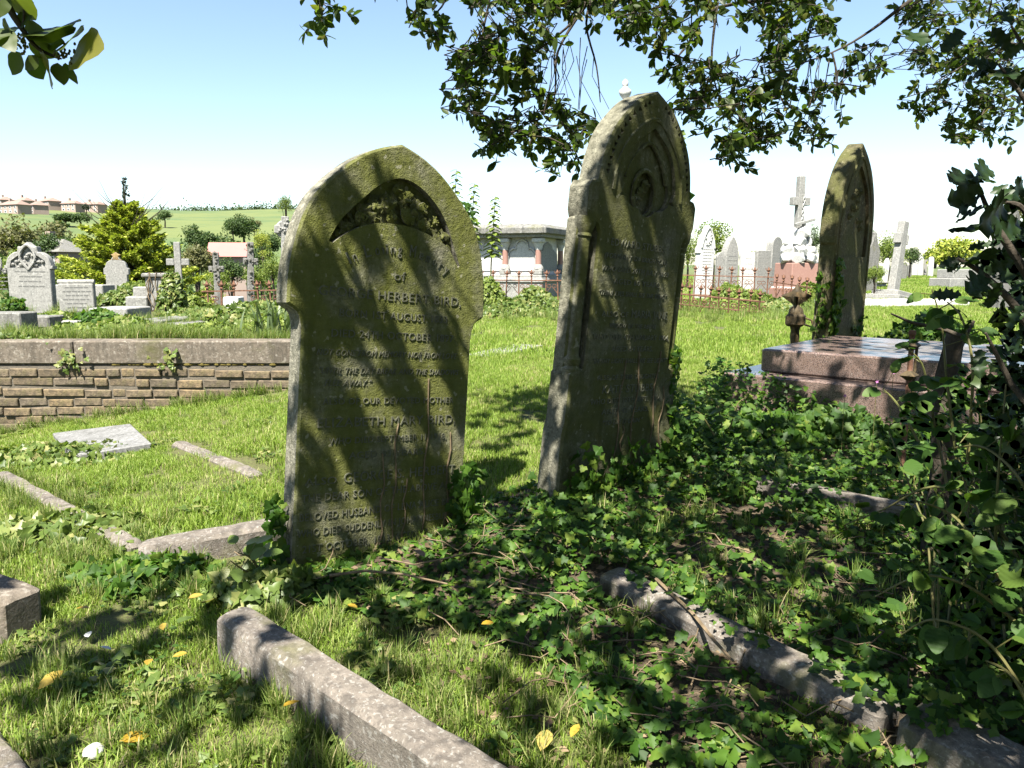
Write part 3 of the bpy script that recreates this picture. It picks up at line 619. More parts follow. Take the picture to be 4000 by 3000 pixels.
# ------------------------------------------------------------------ distant headstones, crosses and monuments
def spot(px, py_top, Y, on_terrace=False):
    p = at(px, py_top, Y); z0 = float(terr(p[0], Y)) if on_terrace else h(p[0], Y); return (p[0], Y, z0), p[2]-z0
def engr(t, w, z0, z1, n, seed, yf=-.0012):
    rd = random.Random(seed)
    for i in range(n):
        z = z1+(z0-z1)*i/max(1, n-1); k = rd.uniform(.55, .95)*w; x = -k/2
        parts = []
        while x < k/2:
            l = rd.uniform(.03, .08); parts.append(box(x+l/2, yf, z, l, .0024, .014)); x += l+.012
        add('inscription_line', G(*parts), M['engr'], t)['kind'] = 'stuff'
def stoneM(px, top, Y, yaw, roll, terrace): 
    loc, H_ = spot(px, top, Y, terrace); return Matrix.Translation(Vector(loc)) @ Matrix.Rotation(yaw, 4, 'Z') @ Matrix.Rotation(roll, 4, 'Y'), H_
def gothic_trefoil(px, top, Y, w, label):
    Mx, H_ = stoneM(px, top, Y, R(4), R(.5), True); t = thing('headstone', label, 'headstone', M=Mx); w /= 2; sp = H_*.62
    half = [(w*.93, -.3), (w*.93, sp), (w*1.05, sp+.01), (w*1.05, sp+.05)]+catmull([(w*.98, sp+.05), (w*.86, sp+.16), (w*.62, sp+.225), (w*.44, sp+.24)], 3)+catmull([(w*.43, sp+.25), (w*.40, sp+.31), (w*.25, H_-.06), (0, H_)], 3)
    cut = mirror([(w*.8, sp+.02), (w*.72, sp+.12), (w*.5, sp+.17), (w*.34, sp+.2), (w*.27, sp+.26), (w*.15, H_-.10), (0, H_-.05)])
    add('slab', boolcut(slab(mirror(half), 0, .13, .012), [slab(cut, -.05, .03, .0001)]), M['grey'], t)
    add('vesica_moulding', tube([(s, .0, q) for s, q in catmull([(0, sp+.0), (-w*.30, sp+.13), (-w*.26, sp+.25), (0, H_-.04), (w*.26, sp+.25), (w*.30, sp+.13), (0, sp)], 4)], .02, 6), M['grey'], t, sm=40)
    for i in range(22):
        s = random.uniform(-.7, .7)*w; o = add('carved_leaf', rose(.03, 300+i), M['grey'], t, sm=40); o.location = (s, .02, sp+.03+random.uniform(0, .09)+(.2*random.random() if abs(s) < .2*w else 0))
    engr(t, w*1.5, sp*.62, sp-.03, 4, 5)
gothic_trefoil(100, 945, 11, .62, 'grey gothic headstone with a carved trefoil top on the terrace at the left')
gothic_trefoil(-25, 990, 12.2, .55, 'grey carved headstone cut off by the left edge, behind the trefoil one')
def scroll_stone():
    Mx, H_ = stoneM(292, 1093, 10.6, R(8), 0, True); t = thing('headstone', 'small square grey tablet with a rolled scroll top beside the trefoil headstone', 'headstone', M=Mx)
    add('slab', box(0, .05, H_/2-.12, .44, .10, H_+.14, .01), M['grey'], t)
    add('scroll_roll', xf(lathe([(.03, -.23), (.035, -.22), (.035, .22), (.03, .23)], 12), Matrix.Translation((0, .04, H_-.03)) @ Matrix.Rotation(R(90), 4, 'Y')), M['grey'], t, sm=40)
    engr(t, .36, .04, H_-.10, 7, 9)
scroll_stone()
def ogee_stone():
    Mx, H_ = stoneM(445, 985, 16, R(12), R(1), True); t = thing('headstone', 'pale ogee headstone with an orange lichened finial in front of the golden conifer', 'headstone', M=Mx)
    half = [(.2, -.8), (.2, H_-.45), (.235, H_-.44), (.235, H_-.33), (.2, H_-.30)]+catmull([(.2, H_-.28), (.165, H_-.2), (.09, H_-.15), (.06, H_-.1)], 3)
    add('slab', slab(mirror(half), 0, .12, .01), M['grey'], t)
    add('finial', slab(mirror([(.11, H_-.155), (.06, H_-.13), (.05, H_-.08), (.085, H_-.05), (.03, H_-.03), (0, H_)]), .0, .1, .008), M['orange'], t)
ogee_stone()
def cross(px, top, Y, w, label, mat, yaw=.0, roll=0.0, arm_t=.12, terrace=True, steps=0, celtic=False, rough=False, ext=.6, armz=.72):
    Mx, H_ = stoneM(px, top, Y, yaw, roll, terrace); t = thing('stone_cross', label, 'cross', M=Mx); a = arm_t/2
    za = H_*armz
    add('shaft', box(0, 0, (H_-ext)/2, arm_t*1.05, arm_t*.8, H_+ext, .01, (.86, .9)), mat, t)
    for s in (-1, 1): add('arm', box(s*(w/4+a/2), 0, za, w/2-a, arm_t*.78, arm_t, .01), mat, t)
    if celtic:
        r = w*.36; add('ring', tube([(r*math.cos(q), 0, za+r*math.sin(q)) for q in np.linspace(0, 2*math.pi, 25)], arm_t*.26, 6), mat, t, sm=40)
    if rough:
        for i in range(26):
            o = add('carved_knot', rose(random.uniform(.03, .05), 500+i), mat, t, sm=40); o.location = ((random.uniform(-.4, .4)*arm_t, -arm_t*.38, random.uniform(.25*H_, H_)) if i < 16 else (random.uniform(-.45, .45)*w, -arm_t*.36, za+random.uniform(-.3, .3)*arm_t))
    z = .0
    for k in range(steps):
        sz = arm_t*(2.0+1.1*(steps-k)); hh = .13; add('plinth_step', box(0, 0, (steps-1-k)*hh*-1+hh*(steps-1)+.02-0*k, sz, sz, hh, .012), mat, t) if False else add('plinth_step', box(0, 0, hh*k+hh/2-.04, sz, sz*.9, hh, .012), mat, t)
    return t
cross(690, 945, 15, .40, 'plain grey stone cross on the terrace in front of the golden conifer', M['grey'], R(18), R(0), .125)
cross(842, 985, 17, .31, 'short rough carved stone cross behind the rusty terrace railing', M['darkgrey'], R(12), 0, .13, rough=True)
cross(968, 945, 17, .30, 'taller carved stone cross leaning by the red roof behind the railing', M['darkgrey'], R(25), R(2), .14, rough=True)
cross(1100, 845, 14, .36, 'grey ringed Celtic cross half hidden by the broad headstone', M['grey'], R(20), R(2), .14, celtic=True, rough=True, armz=.86)
def rounded(px, top, Y, w, label, mat, yaw, roll, terrace=False, ha=None, lines=0, th=.11, kind='round'):
    Mx, H_ = stoneM(px, top, Y, yaw, roll, terrace); t = thing('headstone', label, 'headstone', M=Mx); w /= 2
    if kind == 'round': half = [(w, -.3)]+[(p[0]*-1, p[1]) for p in arch(w, H_-w*.95, H_, 8)[:9]]
    elif kind == 'point': half = [(w, -.3)]+[(-p[0], p[1]) for p in arch(w, H_-(ha or w*1.9), H_, 8)[:9]]
    elif kind == 'flat': half = [(w, -.3), (w, H_-.03), (w-.03, H_), (0, H_+.0)]
    elif kind == 'shoulder': half = [(w, -.3), (w, H_*.62), (w*1.12, H_*.63), (w*1.12, H_*.68), (w*.95, H_*.72)]+catmull([(w*.92, H_*.73), (w*.75, H_*.84), (w*.36, H_*.9), (w*.3, H_*.93), (0, H_)], 3)
    elif kind == 'gable': half = [(w, -.3), (w, H_*.66), (w*1.08, H_*.68), (w*.62, H_*.8), (w*.5, H_*.82), (w*.14, H_*.95), (w*.12, H_*.98), (0, H_)]
    add('slab', slab(mirror(half), 0, th, .01), mat, t)
    if kind == 'shoulder':
        add('hood_mould', tube([(s, -.005, q) for s, q in catmull([(-w*.95, H_*.7), (-w*.6, H_*.86), (0, H_*.97), (w*.6, H_*.86), (w*.95, H_*.7)], 4)], .025, 6), mat, t, sm=40)
        for i in range(12): o = add('carved_leaf', rose(.04, 600+i), mat, t, sm=40); o.location = (random.uniform(-.5, .5)*w, -.0, H_*random.uniform(.74, .88))
    if lines: engr(t, w*1.5, H_*.28, H_*(.68 if kind != 'flat' else .85), lines, int(px))
    return t
rounded(2762, 880, 20, .42, 'ornate white headstone with a crocketed gable behind the rusty railings', M['white'], R(24), R(2.5), lines=11, kind='shoulder', th=.22)
rounded(2862, 922, 20.5, .42, 'tall pale pointed headstone next to the ornate white one', M['grey'], R(26), R(1.5), kind='point', ha=.55, lines=7, th=.22)
rounded(2822, 985, 22, .3, 'low rounded stone tucked behind the tall pale pointed headstone', M['grey'], R(20), 0, kind='round')
rounded(2922, 985, 22, .42, 'small bright white square tablet between the pointed headstones', M['white'], R(10), R(1), kind='flat', lines=6)
rounded(2958, 1003, 23, .25, 'little grey stone right behind the bright white tablet', M['grey'], R(15), 0, kind='round')
rounded(2988, 978, 21, .5, 'low flat-topped grey stone overgrown by twigs left of the anchor monument', M['grey'], R(30), 0, kind='flat')
rounded(3035, 924, 21.5, .5, 'round-headed grey headstone with climbing twigs left of the anchor monument', M['grey'], R(42), R(3), kind='round', th=.2)
rounded(3418, 905, 24, .45, 'grey gabled headstone right of the worn lancet stone', M['darkgrey'], R(24), R(2), kind='gable', th=.2)
rounded(3464, 1008, 30, .2, 'small pale pointed stone behind the leaning cross', M['white'], R(20), R(5), kind='point')
rounded(3537, 1025, 38, .25, 'little brown rounded stone to the right of the leaning cross', M['darkgrey'], R(10), 0, kind='round')
rounded(3557, 1033, 42, .22, 'tiny brown rounded stone, the lower of two far stones', M['darkgrey'], R(10), 0, kind='round')
rounded(3578, 1018, 46, .35, 'far white square headstone beside a pointed pillar', M['white'], R(10), 0, kind='flat')
rounded(3602, 982, 45, .28, 'far white pointed pillar among the distant graves', M['white'], R(10), 0, kind='gable')
rounded(3616, 1014, 47, .3, 'far grey square headstone right behind the white pillar', M['grey'], R(10), 0, kind='flat')
rounded(3642, 1003, 44, .28, 'far white rounded headstone right of the pillar', M['white'], R(12), 0, kind='round')
rounded(3712, 1008, 46, .3, 'far white headstone just above the block tomb by the holly', M['white'], R(12), 0, kind='round')
rounded(3968, 800, 16, .42, 'tall grey pointed monument seen through the holly at the right edge', M['darkgrey'], R(20), 0, kind='point', ha=.5, th=.3)
cross(3505, 860, 20, .38, 'heavy grey stone cross leaning to the right on a stepped base', M['grey'], R(35), R(9), .25, False, 2, armz=.78)
def anchor_monument():
    Y = 20; loc, H_ = spot(3130, 688, Y); t = thing('anchor_monument', 'white cross with chain and anchor on piled rocks above a pink granite block', 'monument', loc, R(20))
    add('granite_block', box(0, 0, .62, .84, .7, .62, .015, (.95, .95)), M['redgran'], t)
    add('lower_block', box(0, 0, .1, .98, .84, .42, .015), M['redgran'], t)
    add('ledge', box(0, 0, .315, .9, .76, .05, .01), M['white'], t)
    rd = random.Random(4); z = .93
    for lay, (rr, n) in enumerate([(.30, 6), (.27, 5), (.2, 4), (.12, 2)]):
        for i in range(n):
            a = 2*math.pi*i/n+lay*.6; bm = bmesh.new(); bmesh.ops.create_icosphere(bm, subdivisions=2, radius=.5)
            for v in bm.verts:
                q = v.co.copy(); v.co = Vector([max(-.33, min(.33, q[k]*rd.uniform(.85, 1.1))) for k in range(3)])
            me = bpy.data.meshes.new('rock'); bm.to_mesh(me); bm.free(); me.materials.append(M['white']); o = add('rock', me, None, t)
            o.location = (rr*math.cos(a), rr*math.sin(a)*.85, z+.11+rd.uniform(-.02, .03)); o.scale = (rd.uniform(.40, .6), rd.uniform(.34, .48), rd.uniform(.26, .4)); o.rotation_euler = (rd.uniform(-.4, .4), rd.uniform(-.4, .4), rd.uniform(0, 6))
        z += .20
    zc = H_*.80; za = zc
    add('cross_shaft', box(0, 0, (H_+1.5)/2, .20, .17, H_-1.5, .012, (.85, .9)), M['grey'], t)
    for s in (-1, 1): add('cross_arm', box(s*.18, 0, za, .17, .155, .2, .01), M['grey'], t)
    for i in range(11):
        z = za+.12-i*.085; o = add('chain_link', tube([(.026*math.cos(q), 0, .05*math.sin(q)) for q in np.linspace(0, 2*math.pi, 11)], .011, 5), M['white'], t, sm=50); o.location = (.05-.006*i, -.105, z); o.rotation_euler = (.1, 0, 0 if i % 2 else 1.3)
    sh = [(.02, -.13, 2.0), (.2, -.2, 1.35), (.34, -.26, 1.0)]; add('anchor_shank', tube(sh, [.035, .05, .05], 6), M['grey'], t)
    add('anchor_stock', xf(box(0, 0, 0, .62, .06, .075, .012), Matrix.Translation((.05, -.17, 1.93)) @ Matrix.Rotation(R(-14), 4, 'Y')), M['grey'], t)
    add('anchor_arms', tube(catmull([(.12, -.26, 1.15), (.2, -.3, 1.0), (.34, -.3, .93), (.47, -.3, 1.02), (.52, -.28, 1.2)], 4), .04, 6), M['grey'], t)
M['redgran'] = stone('pale_red_granite', (.36, .20, .16), (.42, .25, .20), (.30, .17, .14), (.48, .32, .28), None, 0, 4, .1, rough=.5)
anchor_monument()
def bowl():
    p = gnd(3430, 1128); t = thing('stone_urn', 'wide shallow grey stone bowl set low in the grass before the leaning cross', 'urn', p)
    add('bowl', lathe([(.10, -.05), (.12, .0), (.22, .04), (.27, .1), (.25, .14), (.24, .16), (.29, .19), (.34, .22), (.33, .245), (.26, .25), (.24, .20), (.1, .17)], 22), M['grey'], t, sm=40)
bowl()
def block_tomb():
    p = gnd(3730, 1125); t = thing('block_tomb', 'stepped grey block tomb half hidden by the holly on the right', 'tomb', p, R(20))
    add('base_block', box(0, 0, .15, 1.5, .9, .4, .02), M['grey'], t); add('block', box(.08, 0, .5, 1.2, .7, .31, .02), M['grey'], t)
block_tomb()
def ledger(): 
    p = gnd(3300, 1200); q = gnd(3640, 1200); kerb('ledger_slab', (p[0]-.6, p[1]+.25), (q[0]+.8, q[1]+.25), .55, .16, M['white'], 'long pale ledger slab lying across the lawn behind the worn lancet stone', cat='grave slab')
ledger()
# urn-topped column rising behind the tall pointed headstone
def urn_column():
    Y = 27; loc, H_ = spot(2443, 308, Y); t = thing('urn_column', 'tall pale column with a draped urn, its top peeping over the tall headstone', 'monument', loc)
    add('plinth', G(box(0, 0, .3, 1.4, 1.4, .8, .02), box(0, 0, 1.0, 1.0, 1.0, .6, .02)), M['white'], t)
    add('column', lathe([(.28, 1.3), (.25, 1.4), (.2, 1.5), (.15, H_-1.05), (.14, H_-.95)], 14), M['white'], t, sm=40)
    add('capital', lathe([(.15, H_-.96), (.23, H_-.9), (.25, H_-.85), (.25, H_-.8), (.12, H_-.78)], 14), M['white'], t, sm=40)
    add('urn', lathe([(.08, H_-.78), (.1, H_-.72), (.06, H_-.66), (.17, H_-.52), (.21, H_-.42), (.19, H_-.36), (.1, H_-.3), (.08, H_-.24), (.1, H_-.2), (.1, H_-.1), (.06, H_-.04), (.0, H_)], 14), M['white'], t, sm=40)
urn_column()
# ------------------------------------------------------------------ table tomb
def table_tomb():
    Y = 19.5; c = at(2113, 935, Y); z0 = h(c[0], Y); a = R(-22); t = thing('table_tomb', 'large chest tomb with overhanging lid, trefoil panels and pink columns', 'tomb', (c[0], Y, z0), a)
    W, D, zt = 3.0, 1.9, at(2113, 872, Y)[2]-z0       # local: corner at origin, runs to -x and +y
    cx, cy = -W/2, D/2
    zl = zt-.40
    add('lid', G(box(cx, cy, zt-.17, W+.40, D+.40, .16, .02), box(cx, cy, zt-.045, W+.34, D+.34, .09, .0, (.88, .82))), M['darkgrey'], t)
    add('cornice', box(cx, cy, zl+.12, W+.2, D+.2, .10, .015), M['grey'], t)
    for i in range(13): add('boss', box(-.12-i*.23, -.108, zl+.12, .05, .03, .05, .008), M['grey'], t)
    zb = .62
    add('core', box(cx, cy, (zl+zb)/2, W-.34, D-.34, zl-zb+.16, .01), M['white'], t)
    add('plinth', G(box(cx, cy, zb-.02, W+.06, D+.06, .10, .02), box(cx, cy, zb-.12, W+.16, D+.16, .10, .02), box(cx, cy, .2, W+.1, D+.1, .75, .01)), M['grey'], t)
    xs = [0-.1, -.98, -1.9, -2.82]; cols = [(x, .1) for x in xs]+[(-.1, D-.1), (-.1, D/2)][:1]+[(-2.82, D-.1)]
    for x, y in cols:
        add('column', lathe([(.075, zb+.26), (.072, zl-.22)], 12, (x, y, 0)), M['redgran'], t, sm=40)
        add('column_base', G(lathe([(.075, zb+.28), (.12, zb+.22), (.13, zb+.16)], 12, (x, y, 0)), box(x, y, zb+.09, .25, .25, .15, .03)), M['grey'], t, sm=40)
        add('capital', G(lathe([(.07, zl-.24), (.085, zl-.2), (.08, zl-.18), (.14, zl-.06)], 12, (x, y, 0)), box(x, y, zl-.0, .27, .27, .12, .02)), M['white'], t, sm=40)
    def panel(x0, x1):
        pw = (x1-x0)/2-.12; xc = (x0+x1)/2; zs = zb+.12; zz = zl-.32
        pts = [(-pw, zs), (pw, zs), (pw, zz), (pw*.62, zz+.10), (pw*.55, zz+.06), (pw*.42, zz+.22), (0, zz+.30), (-pw*.42, zz+.22), (-pw*.55, zz+.06), (-pw*.62, zz+.10), (-pw, zz)]
        g = slab(pts, 0, .03, .004); return g, xc, pw, zz
    for x0, x1 in ((-1.0, -.1), (-1.9, -1.0), (-2.8, -1.9)):
        g, xc, pw, zz = panel(x0, x1); o = add('trefoil_panel', g, M['white'], t); o.location = (xc, .145, 0)
        rib = tube([(s, -.01, q) for s, q in catmull([(-pw-.03, zb+.12), (-pw-.03, zz), (-pw*.66, zz+.13), (-pw*.5, zz+.09), (-pw*.42, zz+.26), (0, zz+.34), (pw*.42, zz+.26), (pw*.5, zz+.09), (pw*.66, zz+.13), (pw+.03, zz), (pw+.03, zb+.12)], 3)], .022, 5); o = add('panel_moulding', rib, M['white'], t, sm=40); o.location = (xc, .145, 0)
    g, xc, pw, zz = panel(0, D-.2); o = add('trefoil_panel', g, M['grey'], t); o.location = (-.147, D/2, 0); o.rotation_euler = (0, 0, R(90))
table_tomb()
# ------------------------------------------------------------------ rusty railings
def railing(label, p0, p1, n, hgt, rail_z, drop=0.0, lean=0.0, broken=0, name='iron_railing', low=True):
    p0 = np.array(p0, float); p1 = np.array(p1, float); d = p1-p0; L_ = np.hypot(d[0], d[1]); rz = math.atan2(d[1], d[0])
    Mx = Matrix.Translation(Vector(p0)) @ Matrix.Rotation(rz, 4, 'Z') @ Matrix.Rotation(-math.atan2(p1[2]-p0[2], L_), 4, 'Y') @ Matrix.Rotation(lean, 4, 'X'); t = thing(name, label, 'railing', M=Mx)
    add('rail', box(L_/2, 0, rail_z, L_, .03, .022), M['rust'], t)
    if low: add('rail', box(L_/2, 0, .18, L_, .03, .022), M['rust'], t)
    tip = lathe([(.012, 0), (.03, .02), (.012, .04), (.022, .055), (.034, .085), (.004, .15)], 6)
    me = mesh('picket', G(lathe([(.015, -.1), (.015, hgt-.14)], 6), ([(x, y, z+hgt-.15) for x, y, z in tip[0]], tip[1]), tube([(-.055, 0, hgt-.02), (-.06, 0, hgt-.05), (-.03, 0, hgt-.09), (0, 0, hgt-.10), (.03, 0, hgt-.09), (.06, 0, hgt-.05), (.055, 0, hgt-.02)], .008, 4), tube([(-.05, 0, -.02), (-.02, 0, .1), (0, 0, .16)], .008, 4), tube([(.05, 0, -.02), (.02, 0, .1), (0, 0, .16)], .008, 4)))
    me.materials.append(M['rust'])
    sp = [(.055*(1-q/14)*math.cos(q*.55)+.0, 0, .055*(1-q/14)*math.sin(q*.55)) for q in range(13)]; sc = mesh('scroll', tube([(-.055, 0, -.14)]+[(x, y, z) for x, y, z in sp][::1], .008, 4)); sc.materials.append(M['rust'])
    for i in range(n):
        if broken and random.random() < broken: continue
        x = L_*(i+.5)/n; o = add('picket', me, None, t); o.location = (x, 0, random.uniform(-.01, .01)); o.rotation_euler = (random.uniform(-.04, .04), random.uniform(-.04, .04), 0)
        for s in (-1, 1):
            o = add('scroll', sc, None, t); o.location = (x+s*.075, 0, rail_z-.13); o.scale = (s, 1, 1)
a = at(1800, 1130, 17.2); b = at(2260, 1140, 16.6)
railing('rusty railing with spear tops in front of the chest tomb', (a[0], 17.2, h(a[0], 17.2)), (b[0], 16.6, h(b[0], 16.6)), 9, .80, .58)
a = at(2640, 1150, 17.5); b = at(3018, 1150, 17.0)
railing('upright rusty railing in front of the white headstones', (a[0], 17.5, h(a[0], 17.5)+.08), (b[0], 17.0, h(b[0], 17)+.04), 8, .82, .60)
a = at(3018, 1150, 17.0); b = at(3165, 1150, 15.6)
railing('sagging rusty railing section by the pink granite block', (a[0], 17.0, h(a[0], 17)+.02), (b[0], 15.6, h(b[0], 15.6)-.06), 5, .72, .52)
a = at(2640, 1190, 15.0); b = at(2985, 1200, 14.2)
railing('fallen rusty railing leaning on the lawn in front of the upright one', (a[0], 15.0, h(a[0], 15)+.0), (b[0], 14.2, h(b[0], 14.2)-.12), 9, .60, .38, lean=R(12))
a = at(785, 1100, 13.2); b = at(1080, 1100, 13.6)
railing('bent rusty railing with broken spikes on the raised terrace', (a[0], 13.2, float(terr(a[0], 13.2))+.02), (b[0], 13.6, float(terr(b[0], 13.6))+.0), 6, .52, .34, broken=.15, low=False)
# ------------------------------------------------------------------ slabs and ruins on the raised terrace
def tblock(px0, px1, py0, Y, hgt, depth, mat, label, yaw=0.0, name='kerb_block', top=None):
    a = at(px0, py0, Y); b = at(px1, py0, Y); w = b[0]-a[0]; x = (a[0]+b[0])/2; z = a[2]
    return solo(name, box(0, depth/2, -(hgt+.25)/2, w, depth, hgt+.25, .012), mat, label, 'grave slab', M=Matrix.Translation((x, Y, z)) @ Matrix.Rotation(yaw, 4, 'Z'))
tblock(-120, 78, 1222, 8.0, .2, .3, M['darkgrey'], 'dark square kerb block on the terrace at the left edge')
tblock(82, 190, 1236, 8.4, .15, .35, M['darkgrey'], 'low dark kerb piece right of the square block at the left')
tblock(230, 312, 1252, 7.7, .16, .5, M['grey'], 'small pale block above the joint of the wall coping', R(-12))
tblock(338, 498, 1204, 8.8, .18, .5, M['grey'], 'pale slab raised above the grass in the middle of the terrace', R(-6))
tblock(500, 640, 1250, 8.5, .22, .8, M['darkgrey'], 'dark ledger slab lying along the terrace behind the long grass', R(-14))
tblock(640, 742, 1262, 8.3, .2, .4, M['darkgrey'], 'dark broken end of the ledger slab behind the long grass', R(-10))
tblock(840, 950, 1204, 10.0, .1, .3, M['grey'], 'thin pale kerb half lost in ivy on the terrace', R(-25))
tblock(870, 930, 1160, 11.0, .12, .25, M['white'], 'small white broken block in the ivy below the terrace railing')
tblock(180, 400, 1113, 12.5, .12, .4, M['grey'], 'long low wall of stone behind the scroll-topped tablet')
def stepped_ruin():
    p = at(600, 1195, 11); t = thing('stepped_monument', 'stepped grey pedestal with dead ivy stems and ivy on its right side', 'monument', (p[0], 11, float(terr(p[0], 11))), R(10))
    add('tablet', box(.08, .12, .2, .34, .24, .62, .015), M['grey'], t); add('cap', box(.08, .12, .5, .42, .3, .06, .015), M['darkgrey'], t)
    add('step', box(-.2, .1, .06, .28, .36, .3, .012), M['grey'], t); add('step', box(-.17, .14, .27, .18, .26, .14, .012), M['grey'], t)
    rd = random.Random(3)
    for i in range(9):
        x = rd.uniform(-.06, .22); pts = [(x, -.01, .0)]
        for k in range(6): x += rd.uniform(-.05, .05); pts.append((x, -.012-.02*rd.random(), .09*(k+1)))
        add('dead_stem', tube(pts, .007, 4), M['stem'], t)
stepped_ruin()
# ------------------------------------------------------------------ houses on the far hill, barn roof in the valley
def house(px, py, Y, w, d, hh, rz, label, rh=3.0, nwin=3, mat='hbrick', roof='hroof', name='house'):
    az_ = math.atan2((px-2000)/FPX, 1); Y = Y*math.cos(az_); p = at(px, py, Y); z0 = h(p[0], Y)-.4 if Y > 200 else p[2]-hh; t = thing(name, label, 'house', (p[0], Y, z0), rz-az_*-1)
    add('wall', box(0, 0, hh/2-3, w, d, hh+6), M[mat], t)
    V = [(-w/2-.5, -d/2-.5, hh), (w/2+.5, -d/2-.5, hh), (w/2+.5, d/2+.5, hh), (-w/2-.5, d/2+.5, hh), (-w/2+d*.35, 0, hh+rh), (w/2-d*.35, 0, hh+rh)]
    add('roof', (V, [(0, 1, 5, 4), (1, 2, 5), (2, 3, 4, 5), (3, 0, 4), (3, 2, 1, 0)]), M[roof], t)
    add('chimney', box(-w*.2, 0, hh+rh, .9, .9, 2.2), M[mat], t)
    for s in range(nwin):
        for zz in (hh*.28, hh*.72):
            x = -w/2+w*(s+.5)/nwin; f = add('window', box(x, -d/2-.03, zz, 1.3, .1, 1.1), M['wwhite'], t); add('pane', box(x, -d/2-.09, zz, 1.0, .06, .8), M['glass'], f)
for px, py, Y, w, d, rz, lb, n in [(20, 815, 470, 17, 8, -12, 'pale hipped house at the far left end of the hilltop row', 4), (98, 812, 475, 11, 8, 10, 'hipped-roof house second from the left on the hilltop', 3), (190, 812, 480, 24, 9, -8, 'long terrace of houses in the middle of the hilltop row', 6),
        (285, 812, 470, 13, 9, 14, 'gabled house at the right end of the hilltop terrace', 3), (60, 838, 415, 20, 9, 6, 'lower brick house below the hipped roofs on the hill', 4), (150, 838, 420, 13, 9, -12, 'lower hipped house in the second row on the hill', 3), (365, 805, 480, 18, 9, 8, 'orange-brown roofed house just left of the golden conifer', 3), (-60, 822, 450, 18, 9, 0, 'house cut by the left edge on the hill', 3)]:
    house(px, py, Y, w*.68, d*.68, 3.9, R(rz), lb, 1.9, n)
def barn():
    p = at(895, 1000, 90); t = thing('barn', 'low building with a red roof beyond the terrace crosses', 'building', (p[0], 90, p[2]-4), R(14)); 
    add('wall', box(0, 0, 1.2, 3.8, 5, 5.6), M['hbrick'], t); add('roof', ([(-2.1, -3, 3.9), (2.1, -3, 3.9), (2.1, 0, 5.5), (-2.1, 0, 5.5), (2.1, 3, 3.9), (-2.1, 3, 3.9)], [(0, 1, 2, 3), (3, 2, 4, 5), (0, 3, 5), (1, 4, 2)]), M['redroof'], t)
barn()
house(228, 985, 130, 6, 5, 4, R(10), 'grey roofed house among valley trees left of the conifer', 1.8, 2, roof='darkgrey')
# ------------------------------------------------------------------ trees and shrubs
def foliage_cloud(n, cen, rad, size, clumps=26, seed=1, low=0.0, tpl=RHOMB, flat=.0):
    rg = np.random.default_rng(seed); cen = np.array(cen); rad = np.array(rad)
    cd = rg.normal(size=(clumps, 3)); cd /= np.linalg.norm(cd, axis=1)[:, None]; cd[:, 2] = np.where(cd[:, 2] < -.5, -cd[:, 2]*.6, cd[:, 2])
    cc = cd*rad*rg.uniform(.3, .78, (clumps, 1)); cr = rg.uniform(.26, .46, clumps)*min(rad.min()*1.3, rad.mean())
    k = rg.integers(0, clumps, n); o = rg.normal(size=(n, 3)); o /= np.linalg.norm(o, axis=1)[:, None]; o *= rg.uniform(.55, 1.08, (n, 1))
    pos = cen+cc[k]+o*cr[k][:, None]*np.array([1, 1, .8]); nrm = o+rg.normal(size=(n, 3))*.5+np.array([0, 0, .4+flat]); d = rg.normal(size=(n, 3)); d[:, 2] -= .2
    return pos, frames(d, nrm/np.linalg.norm(nrm, axis=1)[:, None]), size*rg.uniform(.6, 1.3, n), cc+cen
def broadleaf(name, label, px, py_top, py_mid, Y, wpx, mat, n=900, leaf=None, group=None, cat='tree', base=None, seed=1, clumps=26, ry=1.0):
    p = at(px, py_top, Y); m = at(px, py_mid, Y); w = wpx/FPX*Y/2; z0 = h(p[0], Y) if base is None else base
    z0 = min(z0, m[2]-.2); lowz = max(z0+.12*(p[2]-z0), p[2]-max(2.2*w, 2.2*(p[2]-m[2]))); m = m.copy(); m[2] = (p[2]+lowz)/2; rz = (p[2]-lowz)/2; t = thing(name, label, cat, (p[0], Y, z0), 0, group)
    pos, rot, sc, cc = foliage_cloud(n, (p[0], Y, m[2]), (w, w*ry, rz), leaf or w*.14, clumps, seed)
    add('crown', leafmesh('crown', RHOMB, pos, rot, sc), M[mat], t, True)['kind'] = 'stuff'
    add('trunk', tube([(p[0], Y, z0-.3), (p[0]+w*.05, Y, (z0+m[2])/2), (p[0], Y, m[2])], [w*.09, w*.07, w*.04]), M['bark'], t, True)
    for q in cc[:5]: add('limb', tube([(p[0], Y, z0+(m[2]-z0)*.7), tuple((q+np.array([p[0], Y, m[2]]))/2), tuple(q)], [w*.045, w*.03, w*.012], 5), M['bark'], t, True)
    return t
